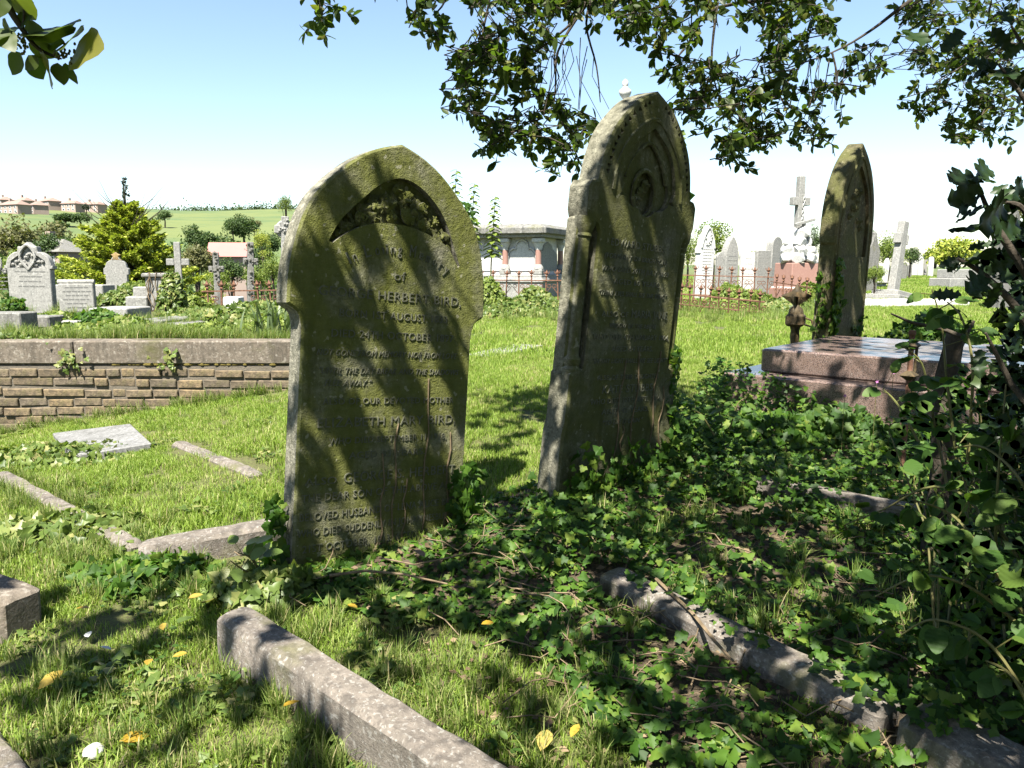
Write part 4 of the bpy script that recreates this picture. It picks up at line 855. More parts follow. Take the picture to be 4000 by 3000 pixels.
TR = [ # valley and hillside trees: px, top, mid, Y, width px, material, label
 (60, 830, 920, 150, 230, 'paletree', 'pale bare-looking tree at the left edge below the hill houses'), (180, 845, 930, 165, 190, 'paletree', 'pale olive round tree below the hill houses'), (165, 895, 965, 110, 130, 'tree', 'dark green round tree in the valley at the left'),
 (235, 905, 975, 120, 110, 'tree', 'dark green tree beside the grey valley roof'), (250, 830, 850, 300, 110, 'tree', 'row of dark bushes below the houses, left clump'), (310, 828, 850, 300, 90, 'tree', 'row of dark bushes below the houses, right clump'), (225, 862, 875, 280, 90, 'tree', 'low hedge clump on the slope under the bush row'), (335, 795, 825, 400, 40, 'dark', 'dark upright tree beside the orange-roofed house'),
 (205, 775, 795, 520, 36, 'dark', 'small dark conifer sticking up behind the hilltop houses'), (640, 815, 835, 330, 70, 'tree', 'dark bush at the left end of the hill field'), (945, 828, 870, 250, 130, 'tree', 'large round green tree standing in the hill field'), (905, 840, 875, 245, 80, 'tree', 'smaller tree on the left of the large field tree'),
 (990, 845, 880, 255, 60, 'paletree', 'brownish tree on the right of the large field tree'), (755, 870, 910, 170, 100, 'tree', 'green valley tree right of the golden conifer'), (820, 880, 930, 180, 130, 'tree', 'hedge-like tree below the hill field'), (880, 905, 955, 120, 160, 'tree', 'broad bright green tree above the red roof'),
 (760, 940, 1010, 60, 140, 'paletree', 'pale scrubby tree behind the plain cross'), (1010, 940, 990, 90, 110, 'tree', 'green tree right of the red roof'), (1050, 890, 960, 140, 120, 'tree', 'green tree above the carved crosses'), (700, 1000, 1040, 45, 120, 'paletree', 'low pale scrub just behind the plain cross'),
 (60, 960, 1040, 40, 220, 'shrub', 'bright green tree behind the trefoil headstone'), (230, 990, 1060, 38, 180, 'shrub', 'bright green bush left of the golden conifer'), (1000, 1030, 1070, 19, 110, 'shrub', 'bright leafy bush behind the terrace railing'), (850, 1040, 1090, 22, 130, 'shrub', 'bright leafy bush behind the short carved cross'), (1060, 960, 1060, 18, 110, 'shrub', 'yellow-green bush below the Celtic cross'), (1020, 870, 960, 24, 75, 'conifer', 'rust-tinged conifer bush left of the Celtic cross'), (900, 985, 1060, 55, 150, 'tree', 'dark green bush hiding the wall below the red roof'), (1110, 740, 800, 15, 60, 'shrub', 'young light green shoot above the Celtic cross')]
for i, (px, tp, md, Y, w, mt, lb) in enumerate(TR): broadleaf('broadleaf_tree' if Y > 35 else 'shrub', lb, px, tp, md, Y, w, mt, 2600 if Y > 60 else 3600, seed=i+10, leaf=(w/FPX*Y)*(.05 if Y < 60 else .07), cat='tree' if Y > 35 else 'shrub')
TR2 = [(2790, 830, 950, 26, 170, 'shrub', 'light green sycamore bush behind the ornate white headstone'), (2690, 880, 1000, 27, 110, 'shrub', 'light green bush right behind the tall pointed headstone'), (3090, 925, 1000, 34, 100, 'tree', 'dark cypress-like bush left of the anchor monument'), (3180, 860, 960, 36, 90, 'tree', 'dark green bush behind the anchor monument'), (3390, 870, 930, 30, 70, 'tree', 'dark green tree behind the worn lancet stone'),
 (3480, 895, 975, 34, 130, 'shrub', 'bright green bush between the gabled stone and the leaning cross'), (3560, 950, 1000, 40, 90, 'tree', 'green bush right of the leaning cross'), (3730, 915, 975, 45, 260, 'conifer', 'wide yellow-green round bush near the far graves'), (3650, 985, 1010, 90, 220, 'tree', 'low dark hedge on the right horizon'), (2950, 975, 1010, 60, 140, 'tree', 'far green bush behind the white tablet'), (3420, 1030, 1060, 20, 100, 'shrub', 'low green shrub at the foot of the gabled headstone'), (2200, 1000, 1060, 26, 120, 'tree', 'dark bush behind the right side of the chest tomb'), (3985, 700, 800, 30, 150, 'paletree', 'pale twiggy tree at the right edge behind the holly')]
for i, (px, tp, md, Y, w, mt, lb) in enumerate(TR2): broadleaf('broadleaf_tree' if Y > 28 else 'shrub', lb, px, tp, md, Y, w, mt, 3200, seed=i+60, leaf=(w/FPX*Y)*.05, cat='tree' if Y > 28 else 'shrub')
def hedgerow():
    P = []; 
    for px in np.linspace(600, 1160, 60):
        p = at(px, 803-8*(px-600)/560, 600); P.append((p[0], 600, h(p[0], 600)))
    P = np.array(P); n = 6000; k = RNG.integers(0, len(P), n); s = np.array([.5+abs(math.sin(i*1.7))*1.2+.8*(i % 7 == 0) for i in range(len(P))])
    pos = P[k]+RNG.normal(size=(n, 3))*np.array([2.5, 2, 1.3])*s[k][:, None]; pos[:, 2] += 1.0*s[k]
    tag(add('hedgerow', leafmesh('hedgerow', RHOMB, pos, frames(rdir(n), rdir(n)), RNG.uniform(1.0, 2.0, n)), M['tree']), 'dark hedge along the skyline of the far hill', 'hedge', kind='stuff')
hedgerow()
def woodland():
    rg = np.random.default_rng(17); C_ = []
    while len(C_) < 420:
        az = math.radians(rg.uniform(-37, -12)); r = rg.uniform(70, 235)
        if r > 175 and math.degrees(az) > -22: continue
        C_.append((r*math.sin(az), r*math.cos(az), rg.uniform(2.6, 6.0)*(1 if r > 110 else .75)))
    C_ = np.array(C_); n = 64000; k = rg.integers(0, len(C_), n); o = rg.normal(size=(n, 3)); o /= np.linalg.norm(o, axis=1)[:, None]; o[:, 2] = np.abs(o[:, 2])*1.5-.2
    s = C_[k, 2]; pos = np.stack([C_[k, 0], C_[k, 1], H(C_[k, 0], C_[k, 1])+s*.3], 1)+o*s[:, None]*rg.uniform(.7, 1.05, (n, 1)); tone = rg.random(len(C_)); rn = np.clip(tone[k]*.7+rg.random(n)*.3, 0, 1)
    tag(add('valley_woodland', leafmesh('woodland', RHOMB, pos, frames(rdir(n), o+rg.normal(size=(n, 3))*.4), rg.uniform(.7, 1.5, n), rn), M['wood']), 'mass of green trees filling the valley below the far hill', 'woodland', kind='stuff')
M['wood'] = leafmat('woodland_leaves', [(0, (.05, .095, .028)), (.45, (.10, .165, .045)), (.75, (.16, .21, .065)), (1, (.22, .23, .09))], .3, .6, 1.2)
woodland()
def conifer():
    Y = 30; p = at(480, 700, Y); x0 = p[0]; zt = p[2]; zb = h(x0, Y); t = thing('golden_conifer', 'golden-green spreading conifer with bare upper twigs behind the terrace', 'tree', (x0, Y, zb))
    add('trunk', tube([(x0, Y, zb-.3), (x0+.05, Y, (zb+zt)/2), (x0, Y, zt)], [.22, .13, .02]), M['bark'], t, True)
    rg = np.random.default_rng(5); pos, d, sz = [], [], []
    nb = 120
    for i in range(nb):
        f = i/nb; z = zb+.5+(zt-.95-zb-.5)*f; a = i*2.39996; L_ = (3.1*(1-f)**.85+.32)*rg.uniform(.7, 1.15)*(1 if f < .8 else .8)
        dr = np.array([math.cos(a), math.sin(a), .16+.25*f+.0]); pts = [np.array([x0, Y, z])+dr*L_*u-np.array([0, 0, .20*L_*math.sin(u*3.0)*(1-f)*.5]) for u in np.linspace(0, 1, 7)]
        add('branch', tube(pts, list(np.linspace(.035, .008, 7)), 4), M['bark'], t, True)
        m = int(220+640*L_/2.7)
        u = rg.uniform(.22, 1.03, m)**.8; q = np.array([pts[0]+(pts[-1]-pts[0])*w for w in u]); side = np.stack([-dr[1]*np.ones(m), dr[0]*np.ones(m), np.zeros(m)], 1)*(rg.uniform(-1, 1, (m, 1))*.48*L_*(1.15-u[:, None])**.7*.55)
        q = q+side+rg.normal(size=(m, 3))*np.array([.05, .05, .045]); q[:, 2] -= np.abs(side).sum(1)*.28
        pos.append(q); dd = dr[None]*.7+side*2.5+rg.normal(size=(m, 3))*.35; d.append(dd); sz.append(rg.uniform(.08, .17, m))
    pos = np.concatenate(pos); d = np.concatenate(d); sz = np.concatenate(sz); nn = np.tile([0, 0, 1.], (len(pos), 1))+rg.normal(size=(len(pos), 3))*.45
    add('needle_foliage', leafmesh('needles', RHOMB, pos, frames(d, nn), sz), M['conifer'], t, True)['kind'] = 'stuff'
    for i in range(22):
        a = rg.uniform(0, 6.28); l = rg.uniform(.5, 1.5); b = np.array([x0+.9*math.cos(a)*rg.uniform(.2, 1), Y+.6*math.sin(a), zt-1.5+rg.uniform(-.3, .5)]); e = b+np.array([math.cos(a)*l*.8, math.sin(a)*.5, l*.75]); mid = (b+e)/2+np.array([0, 0, -.08])
        add('bare_twig', tube([b, mid, e], [.018, .012, .004], 4), M['bark'], t, True)
    n = 120; u = rg.uniform(0, 1, n); lp = np.stack([x0+rg.normal(size=n)*.16*(1-u)+.04, Y+rg.normal(size=n)*.16*(1-u), zt-1.45+1.5*u], 1); add('leader_foliage', leafmesh('leader', RHOMB, lp, frames(rdir(n, .1, 1), rdir(n)), rg.uniform(.08, .16, n)), M['dark'], t, True)['kind'] = 'stuff'
conifer()
def shoots():
    for k, (px, tp, bt, Y, lb) in enumerate([(1783, 662, 900, 15, 'leafy upright sapling shoot, tallest and leftmost of three above the chest tomb'), (1853, 715, 900, 15.5, 'leafy upright sapling shoot, middle of three above the chest tomb'), (1935, 765, 900, 16, 'leafy upright sapling shoot, shortest of three above the chest tomb')]):
        a = at(px, tp, Y); b = at(px-25, bt, Y); z0 = h(b[0], Y); t = thing('sapling', lb, 'sapling', (b[0], Y, z0), 0, 'sapling shoots above the chest tomb')
        add('stem', tube([(b[0], Y, z0-.1), (b[0]+.05, Y, (z0+a[2])/2), tuple(a)], [.02, .014, .004], 5), M['gstem'], t, True)
        n = 60; z = np.linspace(b[2]-.5, a[2], n); f = (z-z0)/(a[2]-z0); x = b[0]+(a[0]-b[0])*f; an = np.arange(n)*2.4
        d = np.stack([np.cos(an), np.sin(an), -.35+0*an], 1); lf = mesh('leaf', LEAF); lf.materials.append(M['shrub']); fr = frames(d, np.tile([0, 0, 1.], (n, 1)))
        at_ = lf.attributes.new('rnd', 'FLOAT', 'POINT'); at_.data.foreach_set('value', [.6]*len(lf.vertices))
        for i in range(n):
            o = add('leaf', lf, None, t, True); m_ = Matrix.Identity(4); s = .30*(1.2-f[i]*.75)
            for r_ in range(3):
                for c_ in range(3): m_[r_][c_] = fr[i][r_][c_]*s
            m_[0][3], m_[1][3], m_[2][3] = x[i], Y, z[i]; o.matrix_basis = m_
shoots()
# ------------------------------------------------------------------ grass
def blades(n, R_, hgt, wid, seed, bend=.5, spread=None, curl=1.0):
    rg = np.random.default_rng(seed); x = rg.uniform(-R_, R_, n); y = rg.uniform(-R_, R_, n)
    if spread is not None: a = rg.uniform(0, 6.28, n); r = spread*np.sqrt(rg.random(n)); x, y = r*np.cos(a), r*np.sin(a)
    hh = hgt*rg.uniform(.45, 1.15, n); ang = rg.uniform(0, 2*np.pi, n); ln = rg.normal(size=n)*bend*.5+bend*.5
    dx, dy = np.cos(ang), np.sin(ang); wx, wy = -dy*wid*rg.uniform(.6, 1.2, n), dx*wid*rg.uniform(.6, 1.2, n)
    V = np.zeros((n, 7, 3))
    for k, (f, wk) in enumerate([(0, 1), (.4, .9), (.75, .6)]):
        off = hh*ln*f**2*curl; z = hh*f*(1-.25*ln*f)
        V[:, 2*k] = np.stack([x+dx*off-wx*wk/2, y+dy*off-wy*wk/2, z], 1); V[:, 2*k+1] = np.stack([x+dx*off+wx*wk/2, y+dy*off+wy*wk/2, z], 1)
    off = hh*ln*curl; V[:, 6] = np.stack([x+dx*off, y+dy*off, hh*(1-.3*np.abs(ln))], 1)
    return V.reshape(-1, 3), [(0, 1, 3, 2), (2, 3, 5, 4), (4, 5, 6)], n, 7
def srcobj(name, b, mat, rnd=None):
    me = fastmesh(name, b[0], b[1], b[2], b[3], rnd); me.materials.append(mat); return bpy.data.objects.new(name, me)
def scatter(name, pts, eul, scl, idx, srcs, label=None, cat=None):
    me = bpy.data.meshes.new(name); me.vertices.add(len(pts)); me.vertices.foreach_set('co', np.asarray(pts, np.float32).ravel())
    for nm, ty, dat, key in (('rot', 'FLOAT_VECTOR', eul, 'vector'), ('scl', 'FLOAT', scl, 'value'), ('idx', 'INT', idx, 'value')):
        a = me.attributes.new(nm, ty, 'POINT'); a.data.foreach_set(key, np.asarray(dat, np.int32 if ty == 'INT' else np.float32).ravel())
    o = bpy.data.objects.new(name, me); COL.objects.link(o); tr = bpy.data.node_groups.new(name, 'GeometryNodeTree')
    tr.interface.new_socket('Geometry', in_out='INPUT', socket_type='NodeSocketGeometry'); tr.interface.new_socket('Geometry', in_out='OUTPUT', socket_type='NodeSocketGeometry')
    N = tr.nodes; gi = N.new('NodeGroupInput'); go = N.new('NodeGroupOutput'); iop = N.new('GeometryNodeInstanceOnPoints'); jn = N.new('GeometryNodeJoinGeometry')
    for s in reversed(srcs):
        oi = N.new('GeometryNodeObjectInfo'); oi.inputs['Object'].default_value = s; oi.inputs['As Instance'].default_value = True; tr.links.new(oi.outputs['Geometry'], jn.inputs[0])
    def na(nm, ty):
        q = N.new('GeometryNodeInputNamedAttribute'); q.data_type = ty; q.inputs[0].default_value = nm; return q.outputs[0]
    er = N.new('FunctionNodeEulerToRotation'); tr.links.new(na('rot', 'FLOAT_VECTOR'), er.inputs[0])
    tr.links.new(gi.outputs[0], iop.inputs['Points']); tr.links.new(jn.outputs[0], iop.inputs['Instance']); iop.inputs['Pick Instance'].default_value = True
    tr.links.new(na('idx', 'INT'), iop.inputs['Instance Index']); tr.links.new(er.outputs[0], iop.inputs['Rotation']); tr.links.new(na('scl', 'FLOAT'), iop.inputs['Scale'])
    tr.links.new(iop.outputs[0], go.inputs[0]); md = o.modifiers.new('scatter', 'NODES'); md.node_group = tr
    return tag(o, label, cat, kind='stuff')
def ground_frame(x, y, rz, fn=h):
    e = .1; nx = -(fn(x+e, y)-fn(x-e, y))/(2*e); ny = -(fn(x, y+e)-fn(x, y-e))/(2*e); n = Vector((nx, ny, 1)).normalized()
    q = Vector((0, 0, 1)).rotation_difference(n).to_matrix() @ Matrix.Rotation(rz, 3, 'Z'); return q.to_euler()
# picture-space outlines are only used to know which ground carries which plants
IVYZ = [(1030, 2180), (1150, 2230), (1700, 2110), (1830, 1990), (1990, 1930), (2130, 1880), (2250, 1800), (2640, 1720), (2780, 1560), (2960, 1560), (3300, 1640), (4300, 1500), (4300, 3000), (2600, 3100), (2330, 2900), (2150, 2650), (1830, 2470), (1480, 2430), (1130, 2370), (980, 2310)]
BARE = [(2550, 2000), (3000, 1980), (3350, 2150), (3300, 2420), (2950, 2400), (2600, 2250)]
DRY = [(1450, 2480), (1850, 2500), (2200, 2680), (2400, 3000), (2000, 3100), (1700, 2850)]
def blocked(x, y, m=.0):
    for p0, p1, w in KEEPOUT:
        dx, dy = p1[0]-p0[0], p1[1]-p0[1]; L2 = dx*dx+dy*dy; f = ((x-p0[0])*dx+(y-p0[1])*dy)/L2
        if 0 < f < 1 and abs((x-p0[0])*dy-(y-p0[1])*dx)/math.sqrt(L2) < w/2+m: return True
    return False
def lawn():
    pts, eul, scl, idx = [], [], [], []
    P = []
    for y in np.arange(.9, 8.4, .19):
        for x in np.arange(-.75*y-1.2, .75*y+1.0, .19): P.append((x+random.uniform(-.08, .08), y+random.uniform(-.08, .08), 0))
    for y in np.arange(8.4, 19, .5):
        for x in np.arange(-.9-.02*y, .75*y+1.0, .5): P.append((x+random.uniform(-.2, .2), y+random.uniform(-.2, .2), 1))
    for y in np.arange(19, 46, 1.0):
        for x in np.arange(-.05*y, .75*y+1.0, 1.0): P.append((x+random.uniform(-.4, .4), y+random.uniform(-.4, .4), 2))
    P = np.array(P); P = P[~((P[:, 0] < -1.5) & (P[:, 1] > 6.42))]
    Z = H(P[:, 0], P[:, 1]); pj = proj(np.stack([P[:, 0], P[:, 1], Z], 1)); ivy = inpoly(pj[:, :2], IVYZ); dry = inpoly(pj[:, :2], DRY)
    for (x, y, k), z, iv, dr in zip(P, Z, ivy, dry):
        if iv and random.random() < .72: continue
        if k == 0 and blocked(x, y, .04): continue
        patchy = math.sin(x*2.1+1.7*math.sin(y*1.3))*math.cos(y*1.9)
        pts.append((x, y, z-.004)); eul.append(ground_frame(x, y, random.uniform(0, 6.28))); s = random.uniform(.7, 1.25)*(1+.22*patchy)*(1.05 if dr else 1)
        scl.append(s); idx.append(9+random.randrange(2) if (dr or iv) and random.random() < .55 else int(k)*3+random.randrange(3))
    src = [srcobj('grass_patch', blades(760, .135, .042, .0036, 20+i, .7), M['grass']) for i in range(3)]
    src += [srcobj('grass_patch', blades(900, .33, .07, .007, 30+i, .7), M['grass']) for i in range(3)]
    src += [srcobj('grass_patch', blades(1000, .65, .10, .018, 40+i, .7), M['grass']) for i in range(3)]
    M['drygrass'] = leafmat('dry_grass', [(0, (.12, .13, .03)), (.5, (.24, .21, .08)), (1, (.42, .34, .19))], .3, .6, 1.3)
    src += [srcobj('grass_patch', blades(420, .14, .030, .0036, 46+i, 1.3), M['drygrass']) for i in range(2)]
    scatter('lawn_grass', pts, eul, scl, idx, src, 'short green grass covering the sunny lawn', 'grass')
lawn()
def tufts():
    pts, eul, scl, idx = [], [], [], []
    def putp(x, y, s, k, fn=h):
        if fn is h and blocked(x, y, .01): return
        pts.append((x, y, fn(x, y)-.01)); eul.append(ground_frame(x, y, random.uniform(0, 6.28), fn)); scl.append(s); idx.append(k)
    tf = lambda x, y: float(terr(x, y))
    for i in range(420):                         # along the kerbs, the plot and the wall foot
        px, py = random.choice([(random.uniform(0, 700), random.uniform(1900, 2200)), (random.uniform(0, 1150), random.uniform(1480, 1760)), (random.uniform(900, 1700), random.uniform(2350, 3050)), (random.uniform(0, 900), random.uniform(2150, 2350)), (random.uniform(1450, 2400), random.uniform(2500, 3050)), (random.uniform(0, 1500), random.uniform(2500, 3050))])
        p = gnd(px, py); putp(p[0], p[1], random.uniform(.45, 1.0), random.randrange(3))
    for i in range(110):
        x = random.uniform(-5, -1.9); putp(x, WY-.06-random.random()*.08, random.uniform(.5, 1.1), random.randrange(3))
    for (x0, y0), (x1, y1) in (((-1.03, 2.50), (.45, 1.2)), ((-.85, 2.6), (.55, 1.35)), ((-2.95, 4.5), (-1.6, 3.35)), ((-2.95, 4.3), (-1.65, 3.15)), ((-1.55, 3.25), (-1, 3.5))):
        for i in range(36): f = random.random(); putp(x0+(x1-x0)*f+random.gauss(0, .012), y0+(y1-y0)*f+random.gauss(0, .012), random.uniform(.4, .95), random.randrange(3))
    for i in range(520):                         # rank grass on the terrace
        y = 6.7+8*random.random()**1.7; x = random.uniform(-.68*y-.3, -1.7); putp(x, y, random.uniform(.3, .75), 3+random.randrange(3), tf)
    for i in range(150): putp(random.uniform(-4.6, -1.75), random.uniform(6.68, 6.85), random.uniform(.3, .62), 3+random.randrange(3), tf)
    for i in range(260):
        px = random.uniform(1880, 3180); Y = random.uniform(12.5, 17.5); p = at(px, 1200, Y)
        if 2250 < px < 2640: continue
        putp(p[0], Y, random.uniform(.5, 1.1), 3+random.randrange(3))
    for i in range(120):
        px, py = random.uniform(2300, 3900), random.uniform(1750, 2500); p = gnd(px, py); putp(p[0], p[1], random.uniform(.5, 1.2), random.randrange(3))
    src = [srcobj('grass_tuft', blades(46, 0, .13, .0042, 50+i, .75, .035), M['longgrass']) for i in range(3)]+[srcobj('grass_tuft', blades(60, 0, .24, .007, 60+i, .8, .10), M['longgrass']) for i in range(3)]
    wd = []
    rg = np.random.default_rng(91)
    for q in range(2):
        n = 40; a = rg.uniform(0, 6.28, n); r = .09*np.sqrt(rg.random(n)); pw = np.stack([r*np.cos(a), r*np.sin(a), rg.uniform(.012, .05, n)], 1); me = leafmesh('weed', LEAF if q else IVY, pw, frames(rdir(n, -.2, .4), np.tile([0, 0, 1.], (n, 1))+rg.normal(size=(n, 3))*.4), rg.uniform(.012, .032, n)); me.materials.append(M['bramble' if q else 'ivysun']); wd.append(bpy.data.objects.new('weed_patch', me))
    for i in range(80):
        px, py = (random.uniform(0, 1500), random.uniform(1550, 3050)) if i % 3 else (random.uniform(1450, 3000), random.uniform(2000, 3050)); p = gnd(px, py); putp(p[0], p[1], random.uniform(.7, 1.4), 6+random.randrange(2))
    src = src+wd
    scatter('tall_grass', pts, eul, scl, idx, src, 'longer grass tufts along kerbs, walls and railings', 'grass')
tufts()
def iris():
    p = at(1060, 1330, 7.0); z0 = float(terr(p[0], 7.0)); t = thing('strap_leaf_plant', 'clump of pale strap-shaped leaves on the terrace beside the broad headstone', 'plant', (p[0], 7.0, z0))
    rd = random.Random(8)
    for i in range(46):
        a = rd.uniform(0, 6.28); L_ = rd.uniform(.28, .5); b = np.array([rd.gauss(0, .1), rd.gauss(0, .05), 0]); ln = rd.uniform(.15, .75); V = []
        for k in range(6):
            f = k/5; c = b+np.array([math.cos(a)*L_*ln*f*f, math.sin(a)*L_*ln*f*f, L_*f*(1-.35*ln*f)]); w = .011*(1-f**3)+.0008; V += [tuple(c+np.array([-math.sin(a)*w, math.cos(a)*w, 0])), tuple(c-np.array([-math.sin(a)*w, math.cos(a)*w, 0]))]
        add('leaf', (V, [(2*k, 2*k+1, 2*k+3, 2*k+2) for k in range(5)]), M['iris'], t, sm=60)
iris()
# ------------------------------------------------------------------ ivy
def ivy_at(pos, nrm, size, seed=0, spread=.55):
    n = len(pos); rg = np.random.default_rng(seed); nn = nrm+rg.normal(size=(n, 3))*spread; nn /= np.linalg.norm(nn, axis=1)[:, None]
    d = rg.normal(size=(n, 3)); d -= nn*np.sum(d*nn, 1)[:, None]; d += np.array([0, 0, -.25]); return pos, frames(d, nn), size*rg.uniform(.42, 1.3, n)
def ivy_ground():
    n = 60000; px = RNG.uniform(900, 4300, n); py = RNG.uniform(1480, 3100, n); ok = inpoly(np.stack([px, py], 1), IVYZ); px, py = px[ok], py[ok]
    P = np.array([(random.uniform(-1.3, 4.5), random.uniform(1.3, 7.2)) for _ in range(125000)]); Z = H(P[:, 0], P[:, 1]); pj = proj(np.stack([P[:, 0], P[:, 1], Z], 1))
    k = inpoly(pj[:, :2], IVYZ); bare = inpoly(pj[:, :2], BARE); nz = np.sin(P[:, 0]*3.1+1.1*np.sin(P[:, 1]*2.3))*np.cos(P[:, 1]*3.7+P[:, 0]); hb = .5+.5*nz
    onk = (np.abs((P[:, 0]-.38)*.775+(P[:, 1]-2.97)*.632) < .09) & (P[:, 0] > .3) & (P[:, 0] < 1.3); free = (P[:, 0] < .62) | ((P[:, 0] > .82) & (P[:, 0] < .92)); k = k & ~(onk & free & (RNG.random(len(P)) < .85))
    keep = k & (RNG.random(len(P)) < np.where(bare, .24, .30+.55*hb)); P, Z, hb = P[keep], Z[keep], hb[keep]
    back = smooth(3.6, 5.2, P[:, 1]); hgt = (.02+.10*hb**1.5*RNG.random(len(P)))*(1+2.2*back)+.02+np.where(onk[keep], .085, 0); hgt = hgt*np.where((P[:, 0] < .1) & (P[:, 1] > 2.55), .4, 1.0)
    pos = np.stack([P[:, 0], P[:, 1], Z+hgt], 1); o = ivy_at(pos, np.tile([.0, -.35, 1.], (len(P), 1)), .035, 3, .5); o = (o[0], o[1], o[2]*RNG.choice([.6, .85, 1.0, 1.15], len(P)))
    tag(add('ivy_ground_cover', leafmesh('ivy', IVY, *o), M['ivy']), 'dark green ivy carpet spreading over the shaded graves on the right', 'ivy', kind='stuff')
    # soil and dead stems beneath
    xs = np.arange(-1.2, 4.6, .06); ys = np.arange(1.2, 6.6, .06); XX, YY = np.meshgrid(xs, ys); ZZ = H(XX, YY); pj = proj(np.stack([XX.ravel(), YY.ravel(), ZZ.ravel()], 1)); m = inpoly(pj[:, :2], IVYZ).reshape(XX.shape)
    V = np.stack([XX, YY, ZZ+.012+.012*np.sin(XX*23)*np.cos(YY*19)], 2).reshape(-1, 3); w = len(xs); Fc = []
    for j in range(len(ys)-1):
        for i in range(w-1):
            if m[j, i] and m[j, i+1] and m[j+1, i] and m[j+1, i+1]: a = j*w+i; Fc.append((a, a+1, a+w+1, a+w))
    struct('leaf_litter', (V.tolist(), Fc), M['litter'], sm=60)
    gs = []; rd = random.Random(12)
    for i in range(170):
        q = gnd(rd.uniform(1100, 3600), rd.uniform(2000, 2980))
        if not inpoly(np.array([proj(q)[0][:2]]), IVYZ)[0]: continue
        a = rd.uniform(0, 6.28); pts = []; x, y = q[0], q[1]
        for k in range(5): pts.append((x, y, h(x, y)+.03+.05*rd.random())); a += rd.gauss(0, .5); x += .07*math.cos(a); y += .07*math.sin(a)
        gs.append(tube(pts, rd.uniform(.0014, .003), 4))
    tag(add('dead_ivy_stems', G(*gs), M['stem']), 'tangle of dry brown ivy stems lying among the ivy leaves', 'stems', kind='stuff')
    n = 5200; P2 = np.array([(random.uniform(-1.0, 3.6), random.uniform(1.3, 5.2)) for _ in range(n)]); pj = proj(np.stack([P2[:, 0], P2[:, 1], H(P2[:, 0], P2[:, 1])], 1))[:, :2]; kk = inpoly(pj, IVYZ) | inpoly(pj, DRY); P2 = P2[kk]; n = len(P2)
    M['debris'] = leafmat('dead_leaf_litter', [(0, (.06, .042, .025)), (.5, (.15, .105, .06)), (1, (.30, .22, .13))], .1, .7)
    tag(add('dead_leaves', leafmesh('debris', RHOMB, np.stack([P2[:, 0], P2[:, 1], H(P2[:, 0], P2[:, 1])+.03], 1), frames(rdir(n, -.3, .3), np.tile([0, 0, 1.], (n, 1))+RNG.normal(size=(n, 3))*.4), RNG.uniform(.015, .045, n)), M['debris']), 'brown dead leaves littered under the ivy', 'leaves', kind='stuff')
    for (pp, r, lb) in [([(2560, 2360), (2700, 2500), (2790, 2620), (2860, 2700)], .007, 'bent bare stick lying in the ivy at the bottom centre'), ([(1290, 2345), (1430, 2325), (1580, 2340), (1750, 2380)], .006, 'thin curved stick in the ivy in front of the broad headstone'), ([(1480, 2270), (1620, 2300), (1850, 2250), (2000, 2280)], .004, 'pale dry vine stem at the foot of the broad headstone')]:
        solo('fallen_stick', tube([tuple(gnd(*q)+np.array([0, 0, .10])) for q in pp], [r, r, r*.8, r*.5], 6), M['stem'], lb, 'stick', sm=50)
ivy_ground()
def ivy_plant(name, label, pos, nrm, size, mat, seed, stems=(), loc=None, kmax=120, spread=.5):
    pos, rot, sc = ivy_at(np.array(pos), np.array(nrm), size, seed, spread); loc = loc if loc is not None else (pos[:, 0].mean(), pos[:, 1].mean(), pos[:, 2].min())
    t = thing(name, label, 'ivy', loc); n = len(pos); k = min(kmax, n); rg = np.random.default_rng(seed+1); order = np.argsort(-sc); rest = order[k:]
    vs = [mesh('leaf', IVY) for _ in range(3)]
    for i, v in enumerate(vs):
        v.materials.append(M[mat]); a = v.attributes.new('rnd', 'FLOAT', 'POINT'); a.data.foreach_set('value', [(.25, .6, .9)[i]]*len(v.vertices))
    for i in order[:k]:
        o = add('leaf', random.choice(vs), None, t, True); m_ = Matrix.Identity(4)
        for r_ in range(3):
            for c_ in range(3): m_[r_][c_] = rot[i][r_][c_]*sc[i]
            m_[r_][3] = pos[i][r_]
        o.matrix_basis = m_
    if len(rest): add('foliage', leafmesh('foliage', IVY, pos[rest], rot[rest], sc[rest]), M[mat], t, True)['kind'] = 'stuff'
    for s in stems: add('stem', tube(s, .0035, 4), M['stem'], t, True)
def on_stone(Mx, s, t_, d): v = Mx @ Vector((s, d, t_)); return (v.x, v.y, v.z)
def nrm_of(Mx): v = (Mx.to_3x3() @ Vector((0, -1, 0))); return (v.x, v.y, v.z)
rd = random.Random(5)
# ivy climbing the stones
P = [on_stone(MG, rd.uniform(.30, .46)+abs(rd.gauss(0, .05)), rd.uniform(-.1, .42)*rd.random()**.4, -.02-.06*rd.random()) for _ in range(150)]+[on_stone(MG, rd.uniform(-.45, .45), rd.uniform(-.16, .0), -.03-.10*rd.random()) for _ in range(130)]+[on_stone(MG, -.45-.06*rd.random(), rd.uniform(-.1, .25), .02+.1*rd.random()) for _ in range(70)]
ivy_plant('ivy_plant', 'green ivy climbing around the foot of the broad rose-carved headstone', P, [nrm_of(MG)]*len(P), .05, 'ivy', 21, [[on_stone(MG, s+.01*math.sin(k*2+s*30), .0+z0*k/6, -.004) for k in range(7)] for s, z0 in ((.2, .75), (.04, .55), (-.02, .42), (.33, .5), (.1, .30))])
P = [on_stone(MG, .43+.05*rd.random(), q, .07+.06*rd.random()) for q in (1.53, 1.50, 1.56, 1.42)]+[on_stone(MG, .40+.1*rd.random(), 1.48+.12*rd.random(), .12) for _ in range(12)]
ivy_plant('ivy_sprig', 'small ivy sprig poking over the right shoulder of the broad headstone', P, [(.2, -.6, .6)]*len(P), .045, 'ivy', 22)
